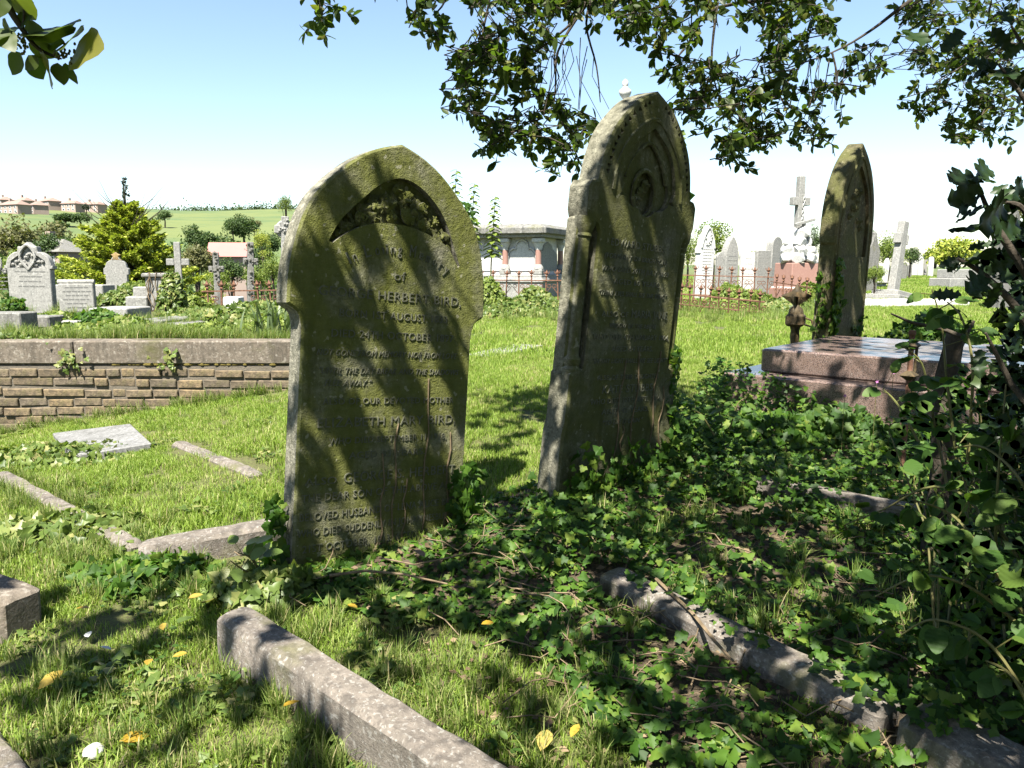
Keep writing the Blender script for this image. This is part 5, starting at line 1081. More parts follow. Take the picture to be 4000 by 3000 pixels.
P = [on_stone(MK, rd.uniform(-.48, .46), rd.uniform(-.2, .28)*rd.random()**.5, -.03-.13*rd.random()) for _ in range(420)]+[on_stone(MK, .38+.09*rd.random(), rd.uniform(.0, .75), -.03*rd.random()+.02) for _ in range(150)]
ivy_plant('ivy_plant', 'ivy thicket climbing the foot and right edge of the tall pointed headstone', P, [nrm_of(MK)]*len(P), .048, 'ivy', 23, [[on_stone(MK, s+.015*math.sin(k*1.6+s*20), .12+z0*k/6, -.005) for k in range(7)] for s, z0 in ((-.05, .55), (.08, .6), (.25, .6), (.33, .4), (.0, .2))])
P = [on_stone(MK, q, r_, .1+.12*rd.random()) for q, r_ in ((.40, 1.62), (.43, 1.58), (.42, 1.72), (.36, 1.80), (.33, 1.88), (.46, 1.50), (.28, 1.93), (.49, 1.24), (.47, 1.02), (.48, .93), (.47, .88), (.45, 1.40), (.24, 1.98), (.36, 1.86))]+[on_stone(MK, .33+.12*rd.random(), 1.6+.35*rd.random(), .12+.1*rd.random()) for _ in range(22)]
ivy_plant('ivy_plant', 'large ivy leaves sticking out behind the right edge of the tall headstone', P, [(.3, -.8, .3)]*len(P), .085, 'ivy', 24)
P = [on_stone(MT, -.37+rd.uniform(-.02, .14)*rd.random(), rd.uniform(-.1, 1.0), -.02-.03*rd.random()) for _ in range(260)]+[on_stone(MT, -.40, rd.uniform(0, .9), rd.uniform(0, .14)) for _ in range(90)]+[on_stone(MT, rd.uniform(.1, .36), rd.uniform(0, .5), -.02) for _ in range(40)]
ivy_plant('ivy_plant', 'ivy trailing up the left edge of the worn lancet headstone', P, [nrm_of(MT)]*len(P), .055, 'ivy', 25)
def mound(cx, cy, rx, ry, hz, n, seed, base=None, front=1.0):
    rg = np.random.default_rng(seed); u = rg.uniform(0, 2*np.pi, n); f = np.sqrt(rg.random(n)); x = cx+rx*f*np.cos(u); y = cy+ry*f*np.sin(u); bz = H(x, y) if base is None else base
    z = bz+hz*np.sqrt(np.maximum(0, 1-f**2))*(.65+.35*np.sin(x*5+seed)*np.cos(y*4))*rg.uniform(.75, 1.05, n); nr = np.stack([(x-cx)/rx*.8, (y-cy)/ry*.8-.3, .7+0*x], 1); return np.stack([x, y, z], 1), nr
def ivy_mound(px, Y, w, dep, hz, n, lb, mat='ivysun', leaf=.07, terrace=False, seed=1, zoff=0):
    p = at(px, 1200, Y); b = (float(terr(p[0], Y)) if terrace else h(p[0], Y))+zoff; P, Nn = mound(p[0], Y, w/2, dep/2, hz, n, seed, b); ivy_plant('ivy_bush', lb, P, Nn, leaf, mat, seed, kmax=40, spread=.7, loc=(p[0], Y, b))
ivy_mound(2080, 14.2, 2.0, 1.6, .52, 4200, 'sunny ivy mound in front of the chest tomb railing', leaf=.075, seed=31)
ivy_mound(1900, 15.2, .9, .9, .75, 1300, 'pinkish bramble bush left of the ivy mound by the chest tomb', leaf=.07, seed=32, mat='shrub')
ivy_mound(2890, 16.2, 1.6, .8, .62, 2400, 'green bush growing through the upright rusty railing', leaf=.08, seed=33, mat='shrub')
ivy_mound(3060, 15.2, 1.0, .9, .40, 1200, 'pale low ivy clump by the sagging railing', leaf=.07, seed=34)
ivy_mound(3160, 17.5, .6, .6, .95, 1200, 'leafy shrub climbing beside the pink granite block', leaf=.08, seed=35, mat='shrub')
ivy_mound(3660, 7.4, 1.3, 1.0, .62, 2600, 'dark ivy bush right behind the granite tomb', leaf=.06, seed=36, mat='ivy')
ivy_mound(670, 10.9, .38, .3, .62, 900, 'glossy ivy bush over the right side of the stepped pedestal', leaf=.06, seed=37, mat='ivysun', terrace=True)
ivy_mound(460, 11.6, .9, .5, .42, 1200, 'ivy draped over low stones behind the pale terrace slab', leaf=.055, seed=38, mat='ivysun', terrace=True)
ivy_mound(960, 10.3, 1.9, 2.2, .26, 3000, 'low spread of pale ivy below the terrace railing', leaf=.06, seed=39, terrace=True)
ivy_mound(930, 9.0, 1.2, .9, .22, 1500, 'leafy ivy patch right of the dark ledger slab', leaf=.055, seed=40, terrace=True)
ivy_mound(380, 7.9, .8, .5, .2, 700, 'ivy patch hanging before the pale terrace slab', leaf=.05, seed=41, terrace=True, mat='ivy')
for i_, (px_, Y_, w_, hz_, mt_, lb_) in enumerate([(330, 7.3, .7, .16, 'shrub', 'yellow-green weed clump on the terrace edge left of the wall tuft'), (470, 7.35, .55, .30, 'longgrass', 'tall arching grass clump in front of the dark ledger'), (760, 7.6, .9, .14, 'shrub', 'pale weed patch behind the terrace edge grass'), (150, 8.8, .9, .2, 'shrub', 'leafy weeds around the base of the trefoil headstone'), (800, 9.4, 1.2, .2, 'ivysun', 'pale ivy hump in front of the railing crosses'), (720, 11.5, .8, .4, 'shrub', 'leafy bush right of the stepped pedestal'), (1030, 8.0, .8, .2, 'shrub', 'weedy clump behind the strap-leaf plant')]): ivy_mound(px_, Y_, w_, w_*.6, hz_, 700, lb_, mat=mt_, leaf=.045, terrace=True, seed=120+i_)
ivy_mound(0, 10.2, .7, .5, .42, 700, 'dark ivy clump at the left edge of the terrace', leaf=.06, seed=42, terrace=True, mat='ivy')
ivy_mound(20, 6.75, 1.1, .4, .12, 500, 'ivy spilling over the wall coping at the left edge', leaf=.045, seed=43, terrace=True, mat='ivysun')
ivy_mound(540, 14.5, .8, .6, .75, 1200, 'twiggy pinkish shrub in front of the ogee headstone', leaf=.08, seed=44, terrace=True, mat='shrub')
ivy_mound(200, 3.5, .7, .5, .10, 420, 'ivy and weeds clump left of the sunny plot corner', leaf=.05, seed=45, mat='ivysun')
ivy_mound(480, 3.05, .7, .35, .09, 420, 'leafy ivy clump beside the dark kerb end', leaf=.045, seed=46, mat='ivy')
ivy_mound(300, 4.9, 1.6, .7, .08, 900, 'low creeping weeds round the pale flat tablet', leaf=.04, seed=47, mat='ivysun')
ivy_mound(960, 2.92, .45, .3, .18, 420, 'bright ivy clump on the end of the long pale kerb', leaf=.055, seed=48, mat='ivysun')
ivy_mound(3550, 5.0, 1.5, .9, .34, 1800, 'herb robert and ivy growing against the granite tomb', leaf=.05, seed=49, mat='bramble')
ivy_mound(2900, 4.9, 1.3, .8, .22, 1500, 'shaded ivy bank left of the granite tomb', leaf=.05, seed=50, mat='ivy')
# wall climbers
for i, (px, py, n, lb) in enumerate([(655, 1405, 26, 'small ivy tuft growing under the wall coping'), (270, 1400, 30, 'thin ivy spray trailing over the coping joint')]):
    p = at(px, py, WY-.06); P = [(p[0]+rd.gauss(0, .05), p[1]-.02*rd.random(), p[2]+rd.gauss(0, .05)) for _ in range(n)]; ivy_plant('ivy_tuft', lb, P, [(0, -1, .4)]*n, .045, 'ivysun', 80+i)
# moss cushions along the string course
gs = [];
for i in range(60):
    x = rd.choice([rd.gauss(-2.3, .25), rd.gauss(-2.7, .15), rd.gauss(-3.1, .1)]); gs.append(lathe([(.03, 0), (.028, .012), (.012, .022), (0, .024)], 7, (x, WY-.012+rd.uniform(-.01, .02), .69), rd.uniform(.6, 1.4), .6))
t = NT('moss'); M['moss'] = t.done(t.bsdf(t.mix(t.noise(80), (.12, .10, .02), (.22, .17, .04)), .95, t.noise(200), 1.0))
tag(add('moss_cushions', G(*gs), M['moss']), 'brownish moss cushions on the ledge of the brick wall', 'moss', kind='stuff')
# ------------------------------------------------------------------ fallen leaves
def fallen(px, py, L_, lb, mat='yellow', lift=.03, rz=None, tilt=.3, tpl=LEAF):
    p = gnd(px, py); lift += .012; me = mesh('fallen_leaf', tpl); me.materials.append(M[mat]); at_ = me.attributes.new('rnd', 'FLOAT', 'POINT'); at_.data.foreach_set('value', [random.random()]*len(me.vertices))
    solo('fallen_leaf', me, None, lb, 'leaf', 'fallen leaves on the grass', Matrix.Translation((p[0], p[1], p[2]+lift)) @ Euler((random.uniform(-tilt, tilt), random.uniform(-tilt, tilt), rz if rz is not None else random.uniform(0, 6.28))).to_matrix().to_4x4() @ Matrix.Scale(L_, 4))
for px, py, L_, lb, mt, lf in [(255, 2690, .085, 'bright yellow leaf lying in the shaded grass at the lower left', 'yellow', .05), (470, 2950, .085, 'yellow leaf next to the white pebble at the bottom edge', 'yellow', .03), (700, 2500, .10, 'large pale green-yellow leaf in the left foreground shade', 'ivysun', .05), (740, 2410, .055, 'small upright pale leaf left of the kerb end', 'yellow', .06), (640, 2500, .05, 'dull yellow leaf beside the large pale one', 'yellow', .05),
        (735, 2620, .045, 'little yellow leaf in the middle of the left foreground', 'yellow', .05), (590, 2645, .05, 'narrow yellow leaf below the pale foreground leaf', 'yellow', .05), (1110, 2850, .06, 'yellow leaf in the grass left of the long kerb', 'yellow', .06), (1155, 2790, .05, 'brown-yellow leaf standing just above another by the long kerb', 'yellow', .06), (1365, 2585, .04, 'pale leaf lying on top of the long kerb', 'yellow', .19), (2140, 2930, .085, 'round yellow leaf on the dry grass at the bottom centre', 'yellow', .05),
        (1930, 2530, .05, 'yellow leaf at the edge of the ivy in the centre', 'yellow', .08), (2260, 2920, .05, 'yellow leaf right of the round one at the bottom', 'yellow', .06), (300, 2440, .06, 'brown-yellow leaf near the dark kerb end', 'yellow', .05), (350, 2545, .05, 'grey dead leaf in the left foreground shade', 'white_p', .04), (440, 2595, .045, 'thin whitish leaf in the left foreground shade', 'white_p', .04), (1660, 2300, .075, 'grey-brown curled leaf standing in the ivy by the broad headstone', 'dry', .12)]:
    if mt == 'dry': M['dry'] = leafmat('dry_leaf', [(0, (.20, .14, .10)), (1, (.26, .19, .14))], .1, .6)
    fallen(px, py, L_, lb, mt, lf)
def pebble():
    p = gnd(370, 2975); bm = bmesh.new(); bmesh.ops.create_icosphere(bm, subdivisions=3, radius=.028)
    for v in bm.verts: v.co *= 1+.12*math.sin(v.co.x*120)*math.cos(v.co.y*90); v.co.z *= .75
    me = bpy.data.meshes.new('pebble'); bm.to_mesh(me); bm.free(); solo('pebble', me, M['white'], 'round white pebble in the grass at the bottom left', 'pebble', M=Matrix.Translation((p[0], p[1], p[2]+.03)))
pebble()
# ------------------------------------------------------------------ overhanging evergreen tree and its dappled shade
def leafobj(tpl, mat, val):
    v = mesh('leaf', tpl, 75); v.materials.append(M[mat]); a = v.attributes.new('rnd', 'FLOAT', 'POINT'); a.data.foreach_set('value', [val]*len(v.vertices)); return v
def place(o, rot, s, p):
    m_ = Matrix.Identity(4)
    for r_ in range(3):
        for c_ in range(3): m_[r_][c_] = float(rot[r_][c_]*s)
        m_[r_][3] = float(p[r_])
    o.matrix_basis = m_
def sprigs(cent, n_leaf, twig, size, droop, seed, rg=None):
    rg = rg or np.random.default_rng(seed); pos, d, sc = [], [], []; tw = []
    for c in cent:
        a = rg.normal(size=3); a[2] = a[2]*.4-droop; a /= np.linalg.norm(a); L_ = twig*rg.uniform(.6, 1.3); s0 = c-a*L_*.5; tw.append((s0, c+a*L_*.5))
        n = rg.integers(int(n_leaf*.7), int(n_leaf*1.3)+1); u = rg.uniform(0, 1, n)**.7
        q = s0+a*L_*u[:, None]; dd = rg.normal(size=(n, 3)); dd -= a*(dd@a)[:, None]*.7; dd /= np.linalg.norm(dd, axis=1)[:, None]; dd = dd+a*.55; pos.append(q); d.append(dd); sc.append(size*rg.uniform(.6, 1.2, n))
    pos = np.concatenate(pos); d = np.concatenate(d); sc = np.concatenate(sc); nn = rg.normal(size=(len(pos), 3))+np.array([0, 0, .8]); return pos, frames(d, nn), sc, tw
def in_poly_pts(poly, n, rg):
    poly = np.array(poly, float); lo, hi = poly.min(0), poly.max(0); out = []
    while len(out) < n:
        q = rg.uniform(lo, hi, (200, 2)); out += list(q[inpoly(q, poly)])
    return np.array(out[:n])
TRUNK = np.array([3.3, -.6])
def evergreen():
    z0 = h(*TRUNK); t = thing('evergreen_tree', 'dark evergreen tree overhanging the graves from the upper right', 'tree', (TRUNK[0], TRUNK[1], z0)); rg = np.random.default_rng(77)
    T3 = lambda z: (TRUNK[0]+.02*z, TRUNK[1]+.05*z, z0+z)
    add('trunk', tube([T3(-.2), T3(.6), T3(1.6), T3(2.8), T3(4.2), T3(5.6)], [.30, .24, .21, .18, .13, .06], 10), M['bark'], t, True, sm=60)
    # limbs in view and overhead, as polylines of (px, py, distance) or points
    A = lambda *q: tuple(at(*q))
    limbs = [[T3(2.9), (3.0, 1.8, 3.6), A(3300, -250, 4.9), A(3180, -40, 4.9), A(2800, 30, 4.9), A(2700, 150, 4.9), A(2600, 290, 4.9)], [T3(3.3), (2.6, 1.6, 4.0), A(2600, -350, 4.7), A(2330, -60, 4.7), A(2260, 60, 4.7), A(2150, 160, 4.7), A(1950, 300, 4.75)], [T3(2.6), (3.3, 2.0, 3.1), A(3800, -150, 5.6), A(3560, 0, 5.6), A(3400, 120, 5.6), A(3250, 205, 5.6), A(3000, 290, 5.5)],
        [T3(3.8), (1.8, .9, 4.3), (.6, 1.6, 4.4), (-.4, 2.0, 4.3), (-1.2, 2.2, 4.1)], [T3(3.5), (2.0, -.3, 4.1), (.6, -.2, 4.3), (-.7, .1, 4.2), (-1.8, .4, 4.0)], [T3(3.1), (2.6, 1.2, 3.5), (2.1, 2.6, 3.9), (1.6, 3.6, 4.0)], [T3(3.0), (3.3, 1.6, 3.6), (3.6, 3.4, 4.0), (3.6, 4.6, 4.0)], [T3(2.4), (3.2, 1.0, 3.0), A(4200, 100, 5.4), A(3900, 180, 5.6), A(3650, 330, 5.6)],
        [A(2330, -60, 4.7), A(2290, 90, 4.7), A(2330, 260, 4.7), A(2345, 400, 4.75)], [A(2260, 60, 4.7), A(2180, 200, 4.7), A(2170, 330, 4.72), A(2165, 400, 4.72)], [A(1950, -200, 4.6), A(1900, 60, 4.7), A(1880, 150, 4.7)], [A(1800, -200, 4.6), A(1740, 0, 4.6), A(1690, 60, 4.6)], [A(2800, 30, 4.9), A(2780, 250, 4.95), A(2820, 420, 4.95)], [A(3000, 290, 5.5), A(3060, 400, 5.5), A(3075, 450, 5.5)], [A(3250, 205, 5.6), A(3270, 300, 5.6), A(3265, 430, 5.6)]]
    for L_ in limbs:
        r0 = .06 if len(L_) > 4 else .008; pts = catmull(L_, 4); big = abs(L_[0][0]-TRUNK[0]) < .3
        add('branch', tube(pts, list(np.geomspace(.06, .0035, len(pts)) if big else np.linspace(.009, .003, len(pts))), 6), M['bark'], t, True, sm=60)
    # --- foliage that hangs into the picture
    V = [([(1750, 330), (1790, 240), (1830, 130), (1860, 0), (2060, -60), (2150, 100), (2120, 260), (2170, 400), (2290, 420), (2330, 520), (2250, 640), (2130, 690), (2060, 600), (1950, 590), (1800, 480)], 4.75, 95, .3), ([(2060, -80), (2330, -60), (2330, 60), (2230, 130), (2120, 120)], 4.7, 16, .3),
         ([(1850, -80), (3300, -80), (3230, 40), (3000, 70), (2850, 110), (2650, 60), (2500, 90), (2350, 30), (2100, 30)], 4.8, 60, .4), ([(2450, 70), (2600, 60), (2720, 120), (2690, 220), (2560, 230), (2480, 190)], 4.8, 16, .3), ([(2600, 260), (2720, 230), (2830, 250), (3020, 240), (3110, 330), (3090, 440), (3010, 560), (2940, 600), (2860, 580), (2760, 560), (2690, 480), (2650, 380)], 5.0, 62, .4),
         ([(2840, 600), (2880, 560), (2890, 640), (2850, 660)], 5.0, 3, .2), ([(2990, 30), (3150, 20), (3260, 90), (3240, 200), (3120, 260), (3000, 220)], 5.4, 30, .4), ([(3140, 340), (3300, 330), (3310, 440), (3260, 480), (3170, 450)], 5.5, 9, .3), ([(3110, 480), (3210, 470), (3220, 560), (3120, 560)], 5.4, 6, .2), ([(3300, 210), (3420, 180), (3620, 170), (3640, 260), (3420, 320), (3300, 300)], 6.0, 22, .4), ([(3460, 0), (4050, 0), (4050, 160), (3780, 200), (3600, 130)], 6.2, 60, .5), ([(3580, 200), (3960, 190), (3980, 380), (3740, 420), (3560, 380)], 6.0, 60, .5), ([(3520, 380), (3700, 370), (3700, 440), (3560, 430)], 6.2, 8, .3), ([(3680, 430), (4050, 370), (4050, 520), (3760, 550), (3690, 510)], 6.0, 36, .4),
         ([(1590, -30), (1700, -40), (1740, 80), (1690, 170), (1640, 120)], 4.6, 8, .2), ([(1190, -40), (1330, -40), (1330, 60), (1260, 120), (1190, 90)], 4.2, 7, .2), ([(1430, -80), (1560, -80), (1560, -20), (1430, -20)], 4.6, 5, .2)]
    cen = []
    for poly, Y, n, dy in V:
        q = in_poly_pts(poly, int(n*(1.3 if Y < 5.9 else .85)), rg); cen += [at(a, b, Y+rg.uniform(-dy, dy)) for a, b in q]
    pos, rot, sc, tw = sprigs(np.array(cen), 12, .24, .066, .35, 1, rg)
    # leaves that show largest become leaves of their own, the rest one mass of foliage
    pj = proj(pos); vis = (pj[:, 0] > -50) & (pj[:, 0] < 4050) & (pj[:, 1] > -20); app = np.where(vis, sc/pj[:, 2], 0)*rg.uniform(.6, 1, len(sc)); order = np.argsort(-app); top, rest = order[:300], order[300:]
    lv = [leafobj(LEAFF, 'holm', v) for v in (.1, .45, .75, .97)]
    for i in top: place(add('leaf', lv[int(rg.choice(4, p=[.35, .35, .22, .08]))], None, t, True), rot[i], sc[i], pos[i])
    add('foliage', leafmesh('foliage', LEAF, pos[rest], rot[rest], sc[rest]), M['holm'], t, True)['kind'] = 'stuff'
    gs = [tube([a, (a+b)/2+np.array([0, 0, .01]), b], [.003, .0025, .0015], 4) for a, b in tw]; C_ = np.array(cen); 
    for i in range(len(C_)):
        d2 = np.linalg.norm(C_-C_[i], axis=1); d2[i] = 9; c2 = d2.copy(); c2[C_[:, 2] < C_[i][2]] = 9; j = int(np.argmin(c2))
        if c2[j] < .6: mid = (C_[i]+C_[j])/2+np.array([0, 0, .03]); gs.append(tube([tw[i][0], mid, tw[j][1]], [.003, .004, .004], 4))
    for k in range(26):                           # thin bare hanging twigs
        px, py = rg.uniform(2150, 2330), rg.uniform(120, 240); 
        if k > 14: px, py = rg.uniform(3150, 3300), rg.uniform(200, 260)
        a = at(px, py, 4.75 if k <= 14 else 5.6); gs.append(tube([a, a+np.array([rg.normal()*.02, 0, -.12]), a+np.array([rg.normal()*.05, 0, -.26-.1*rg.random()])], [.003, .0025, .002], 4))
    add('twigs', G(*gs), M['bark'], t, True)['kind'] = 'stuff'
    # --- foliage overhead that shades the graves
    shade = []
    def want(T, cover, spacing_jit=.05):
        for p in T:
            if rg.random() < cover:
                q = np.array(p)+SUN*rg.uniform(SHH[0], SHH[1])/SUN[2]*1.0; shade.append(q+rg.normal(size=3)*.03)
    step = .135
    xs = np.arange(-3.2, 5.2, step); ys = np.arange(.2, 7.8, step); GX, GY = np.meshgrid(xs, ys); GP = np.stack([GX.ravel(), GY.ravel()], 1)+rg.uniform(-.06, .06, (GX.size, 2)); GZ = H(GP[:, 0], GP[:, 1])+.05; T3d = np.stack([GP[:, 0], GP[:, 1], GZ], 1); pj = proj(T3d)[:, :2]; taken = np.zeros(len(GP), bool)
    for poly, cov in SHADE:
        m = inpoly(pj, poly) & ~taken; taken |= m; want(T3d[m], cov)
    for Mx, s0, s1, t0, t1, cov in ((MG, -.5, .5, .0, 1.7, COVG), (MK, -.45, .45, .1, 2.0, COVK), (MT, -.4, .4, .2, 1.95, COVT)):
        for s in np.arange(s0, s1, .085):
            for t_ in np.arange(t0, t1, .30): want([on_stone(Mx, s+rg.uniform(-.05, .05), t_+rg.uniform(-.2, .2), 0)], cov)
    shade = np.array(shade); pj = proj(shade); ok = (pj[:, 2] < .3) | (pj[:, 1] < -160) | (pj[:, 0] < -400) | (pj[:, 0] > 4500); shade = shade[ok]
    pos, rot, sc, tw = sprigs(shade, 26, .17, .085, .1, 2, rg); pj = proj(pos); ok = (pj[:, 2] < .25) | (pj[:, 1] < -60) | (pj[:, 0] < -200) | (pj[:, 0] > 4200)
    add('canopy_foliage', leafmesh('canopy', LEAF, pos[ok], rot[ok], sc[ok]), M['holm'], t, True)['kind'] = 'stuff'
    # --- out-of-view leaf mass beside and behind the camera, added to block sky light
    cr = []
    while len(cr) < 1700:
        q = rg.normal(size=3); q /= np.linalg.norm(q); q = q*rg.uniform(.6, 1)*(np.array([3.4, 3.0, 2.7]) if len(cr) < 700 else np.array([5.2, 2.4, 3.2]))+(np.array([2.9, -1.3, 3.6]) if len(cr) < 700 else np.array([.8, -3.2, 3.4]))
        if q[2] < .5: continue
        g_ = q-SUN*(q[2]-.3)/SUN[2]
        if g_[1] < 1.3 or (g_[0] > 1.9 and g_[1] < 6): cr.append(q)
    p2, r2, s2, tw2 = sprigs(np.array(cr), 34, .5, .10, .1, 3, rg); pj = proj(p2); ok2 = (pj[:, 2] < .25) | (pj[:, 1] < -80) | (pj[:, 0] > 4250) | (pj[:, 0] < -250); ok2 &= (np.hypot(p2[:, 0], p2[:, 1]) > 1.5) | (p2[:, 2] > 2.8)
    add('crown', leafmesh('crown', LEAF, p2[ok2], r2[ok2], s2[ok2]), M['holm'], t, True)['kind'] = 'stuff'  # added unseen foliage that darkens the stone faces, hung on the tree
    add('canopy_twigs', G(*[tube([a, b], [.004, .002], 3) for a, b in tw]), M['bark'], t, True)['kind'] = 'stuff'
SHH = (2.5, 3.5); COVG, COVK, COVT = .42, .50, .88
SHADE = [([(1980, 1500), (2250, 1560), (2250, 1720), (1850, 1760), (1860, 1600)], .6), ([(2640, 1560), (2900, 1580), (2900, 1700), (2600, 1720)], .5), ([(2980, 1280), (4300, 1350), (4300, 1700), (2860, 1640)], .66), ([(1900, 1900), (2600, 1740), (4400, 1650), (4400, 3200), (3000, 3200), (2500, 2900), (2000, 2500)], 1.0), ([(1050, 2180), (1900, 2000), (2000, 2500), (1600, 2480), (1050, 2350)], .72), ([(1300, 2450), (2000, 2500), (2500, 2900), (2600, 3200), (1800, 3200)], .45),
    ([(100, 2420), (700, 2330), (1050, 2450), (1100, 2650), (500, 2700), (60, 2620)], .8), ([(-200, 2330), (900, 2200), (1500, 2700), (1900, 3200), (-200, 3200)], .46)]
evergreen()
# near sprig of larger leaves at the top left
def sprig_left():
    Y = 1.9; t = thing('evergreen_sprig', 'nearby evergreen sprig with big leaves and flower buds in the top left corner', 'branch', tuple(at(-60, -120, Y))); A = lambda x, y: at(x, y, Y)
    add('stem', tube(catmull([A(-260, -700), A(-60, -160), A(30, 20), A(85, 110), A(150, 190), A(240, 230)], 4), list(np.linspace(.014, .002, 21)), 6), M['bark'], t, True, sm=60)
    add('stem', tube([A(90, -40), A(95, 60), A(88, 120)], .003, 5), M['bark'], t, True)
    lv = [leafobj(LEAFF, 'holm', v) for v in (.75, .92, .99)]; rg = np.random.default_rng(3)
    for bx_, by_, tx, ty, k in [(30, -20, -30, 70, 0), (20, 70, 40, 180-10, 0), (30, 110, -70, 160, 0), (85, 110, 115, 0, 0), (95, 110, 190, 130, 1), (170, 140, 240, 80, 0), (180, 170, 240, 160, 0), (250, 190, 300, 110, 0), (290, 210, 372, 175, 2), (110, 170, 230, 220, 1), (80, 205, 40, 290, 0), (110, 215, 175, 312, 0), (150, 225, 95, 270, 0), (190, 235, 170, 300, 2), (225, 245, 245, 335, 0), (255, 245, 295, 330, 0), (200, 170, 210, 80, 0), (0, 30, -40, -60, 0), (40, 30, 60, -70, 1), (0, 120, 50, 190, 0)]:
        a, b = at(bx_, by_, Y+rg.uniform(-.06, .06)), at(tx, ty, Y+rg.uniform(-.12, .12)); d = b-a; L_ = np.linalg.norm(d)*1.05; n = np.array([rg.normal()*.3, -1, .1+rg.normal()*.25]); f = frames(d[None], n[None])[0]; f = f.copy(); f[:, 0] *= 1.2; place(add('leaf', lv[k], None, t, True), f, L_, a)
    for cx, cy in ((82, 170), (255, 215)):
        gs = []
        for i in range(26): c = at(cx+rg.normal()*22, cy+rg.normal()*18, Y+rg.normal()*.012); v, f = lathe([(.0015, 0), (.0032, .002), (.003, .005), (.001, .007)], 6, tuple(c)); gs.append((v, f))
        add('flower_buds', G(*gs), M['gstem'], t, True)['kind'] = 'stuff'
sprig_left()
# ------------------------------------------------------------------ holly and bramble at the right edge
def holly():
    Y = 1.75; b = at(4150, 1700, Y); z0 = h(b[0], Y); t = thing('holly_bush', 'dark spiny holly bush at the right edge, backlit against the sky', 'bush', (b[0], Y, z0)); rg = np.random.default_rng(9); A = lambda x, y, d=0: at(x, y, Y+d)
    base = np.array([b[0]+.05, Y, z0]); stems = [[base, A(4150, 1500), A(4050, 1150), A(3900, 900), A(3850, 800), A(3810, 690)], [base, A(4200, 1300), A(4080, 1000), A(4000, 820), A(3930, 790)], [base, A(4150, 1600), A(4000, 1250), A(3850, 1080), A(3740, 1010)], [base, A(4250, 1200, .1), A(4150, 700, .2), A(4020, 420, .2), A(3900, 250, .2)], [base, A(4250, 1000, .2), A(4100, 400, .3), A(3950, 100, .3)], [base, A(4150, 1900), A(3950, 1500, .1), A(3850, 1300, .1)]]
    for s in stems: pts = catmull([tuple(q) for q in s], 4); add('stem', tube(pts, list(np.linspace(.016, .003, len(pts))), 6), M['bark'], t, True, sm=60)
    lv = [leafobj(HOLLYF, 'holly', v) for v in (.1, .4, .7)]
    spec = [(3810, 690, 3725, 700), (3815, 690, 3870, 640), (3820, 700, 3880, 705), (3825, 720, 3715, 790), (3840, 760, 3725, 845), (3850, 810, 3730, 860), (3930, 790, 4010, 700), (3920, 800, 3850, 880), (3950, 780, 3880, 720), (3870, 900, 3725, 890), (3890, 930, 4000, 860), (3880, 950, 3780, 970), (3760, 1010, 3665, 1040), (3750, 1010, 3700, 1065), (3780, 1030, 3880, 980), (3800, 1040, 3900, 1080), (3850, 1060, 3960, 1020), (3850, 1080, 3790, 1140),
            (3900, 250, 3800, 300), (3890, 260, 3780, 240), (3920, 230, 4000, 170), (3950, 200, 3880, 110), (3960, 310, 3870, 260), (3980, 300, 3990, 420), (3850, 270, 3760, 330), (3760, 120, 3680, 200), (3950, 100, 3900, 30), (3990, 60, 4060, 130), (3940, 320, 4050, 300), (3600, 180, 3560, 110)]
    for i, (ax, ay, bx_, by_) in enumerate(spec):
        dy = .2 if ay < 500 else 0; a, e = at(ax, ay, Y+dy+rg.uniform(-.05, .05)), at(bx_, by_, Y+dy+rg.uniform(-.1, .1)); d = e-a; n = np.array([rg.normal()*.35, -1, .25+rg.normal()*.45]); place(add('leaf', lv[i % 3], None, t, True), frames(d[None], n[None])[0], np.linalg.norm(d), a)
    for i in range(150):
        px, py = rg.uniform(3740, 4150), rg.uniform(860, 2300)
        if px < 3980-.12*(py-860)+(120 if py > 1500 else 0) and rg.random() < .75: continue
        a = at(px, py, Y+rg.uniform(-.15, .5)); d = rdir(1)[0]; place(add('leaf', lv[i % 3], None, t, True), frames(d[None], (rdir(1)[0]+np.array([0, -.4, .8]))[None])[0], rg.uniform(.045, .075), a)
    n = 750; px = rg.uniform(3880, 4400, n); py = rg.uniform(800, 2600, n); P_ = np.array([at(a, c, Y+.15+.7*rg.random()) for a, c in zip(px, py)]); add('foliage', leafmesh('foliage', HOLLY, P_, frames(rdir(n), rdir(n)+np.array([0, -.3, .8])), rg.uniform(.045, .075, n)), M['holly'], t, True)['kind'] = 'stuff'
holly()
def undergrowth():
    rg = np.random.default_rng(15); t = thing('undergrowth', 'dense dark leafy undergrowth below the holly on the right', 'bush', tuple(gnd(3900, 2300))); P_ = []
    poly = [(3480, 1620), (3620, 1500), (4300, 1350), (4300, 2700), (3900, 2650), (3700, 2300), (3560, 2000)]
    for px, py in in_poly_pts(poly, 950, rg): P_.append(at(px, py, rg.uniform(2.3, 3.6)*(1.0 if py < 2100 else .8)))
    P_ = np.array(P_); P_ = P_[P_[:, 2] > H(P_[:, 0], P_[:, 1])]; n = len(P_)
    add('foliage', leafmesh('foliage', BRAM, P_, frames(rdir(n), rdir(n)*.6+np.array([0, -.4, .8])), rg.uniform(.03, .07, n)), M['bramble'], t, True)['kind'] = 'stuff'
    for i in range(26):
        px = rg.uniform(3600, 4100); a = gnd(px, rg.uniform(2200, 2700)); e = at(px+rg.uniform(-200, 60), rg.uniform(1500, 2000), a[1]+.3); add('stem', tube([a, (a+e)/2+np.array([.04, 0, .08]), e], [.005, .004, .002], 5), M['gstem'], t, True)
undergrowth()
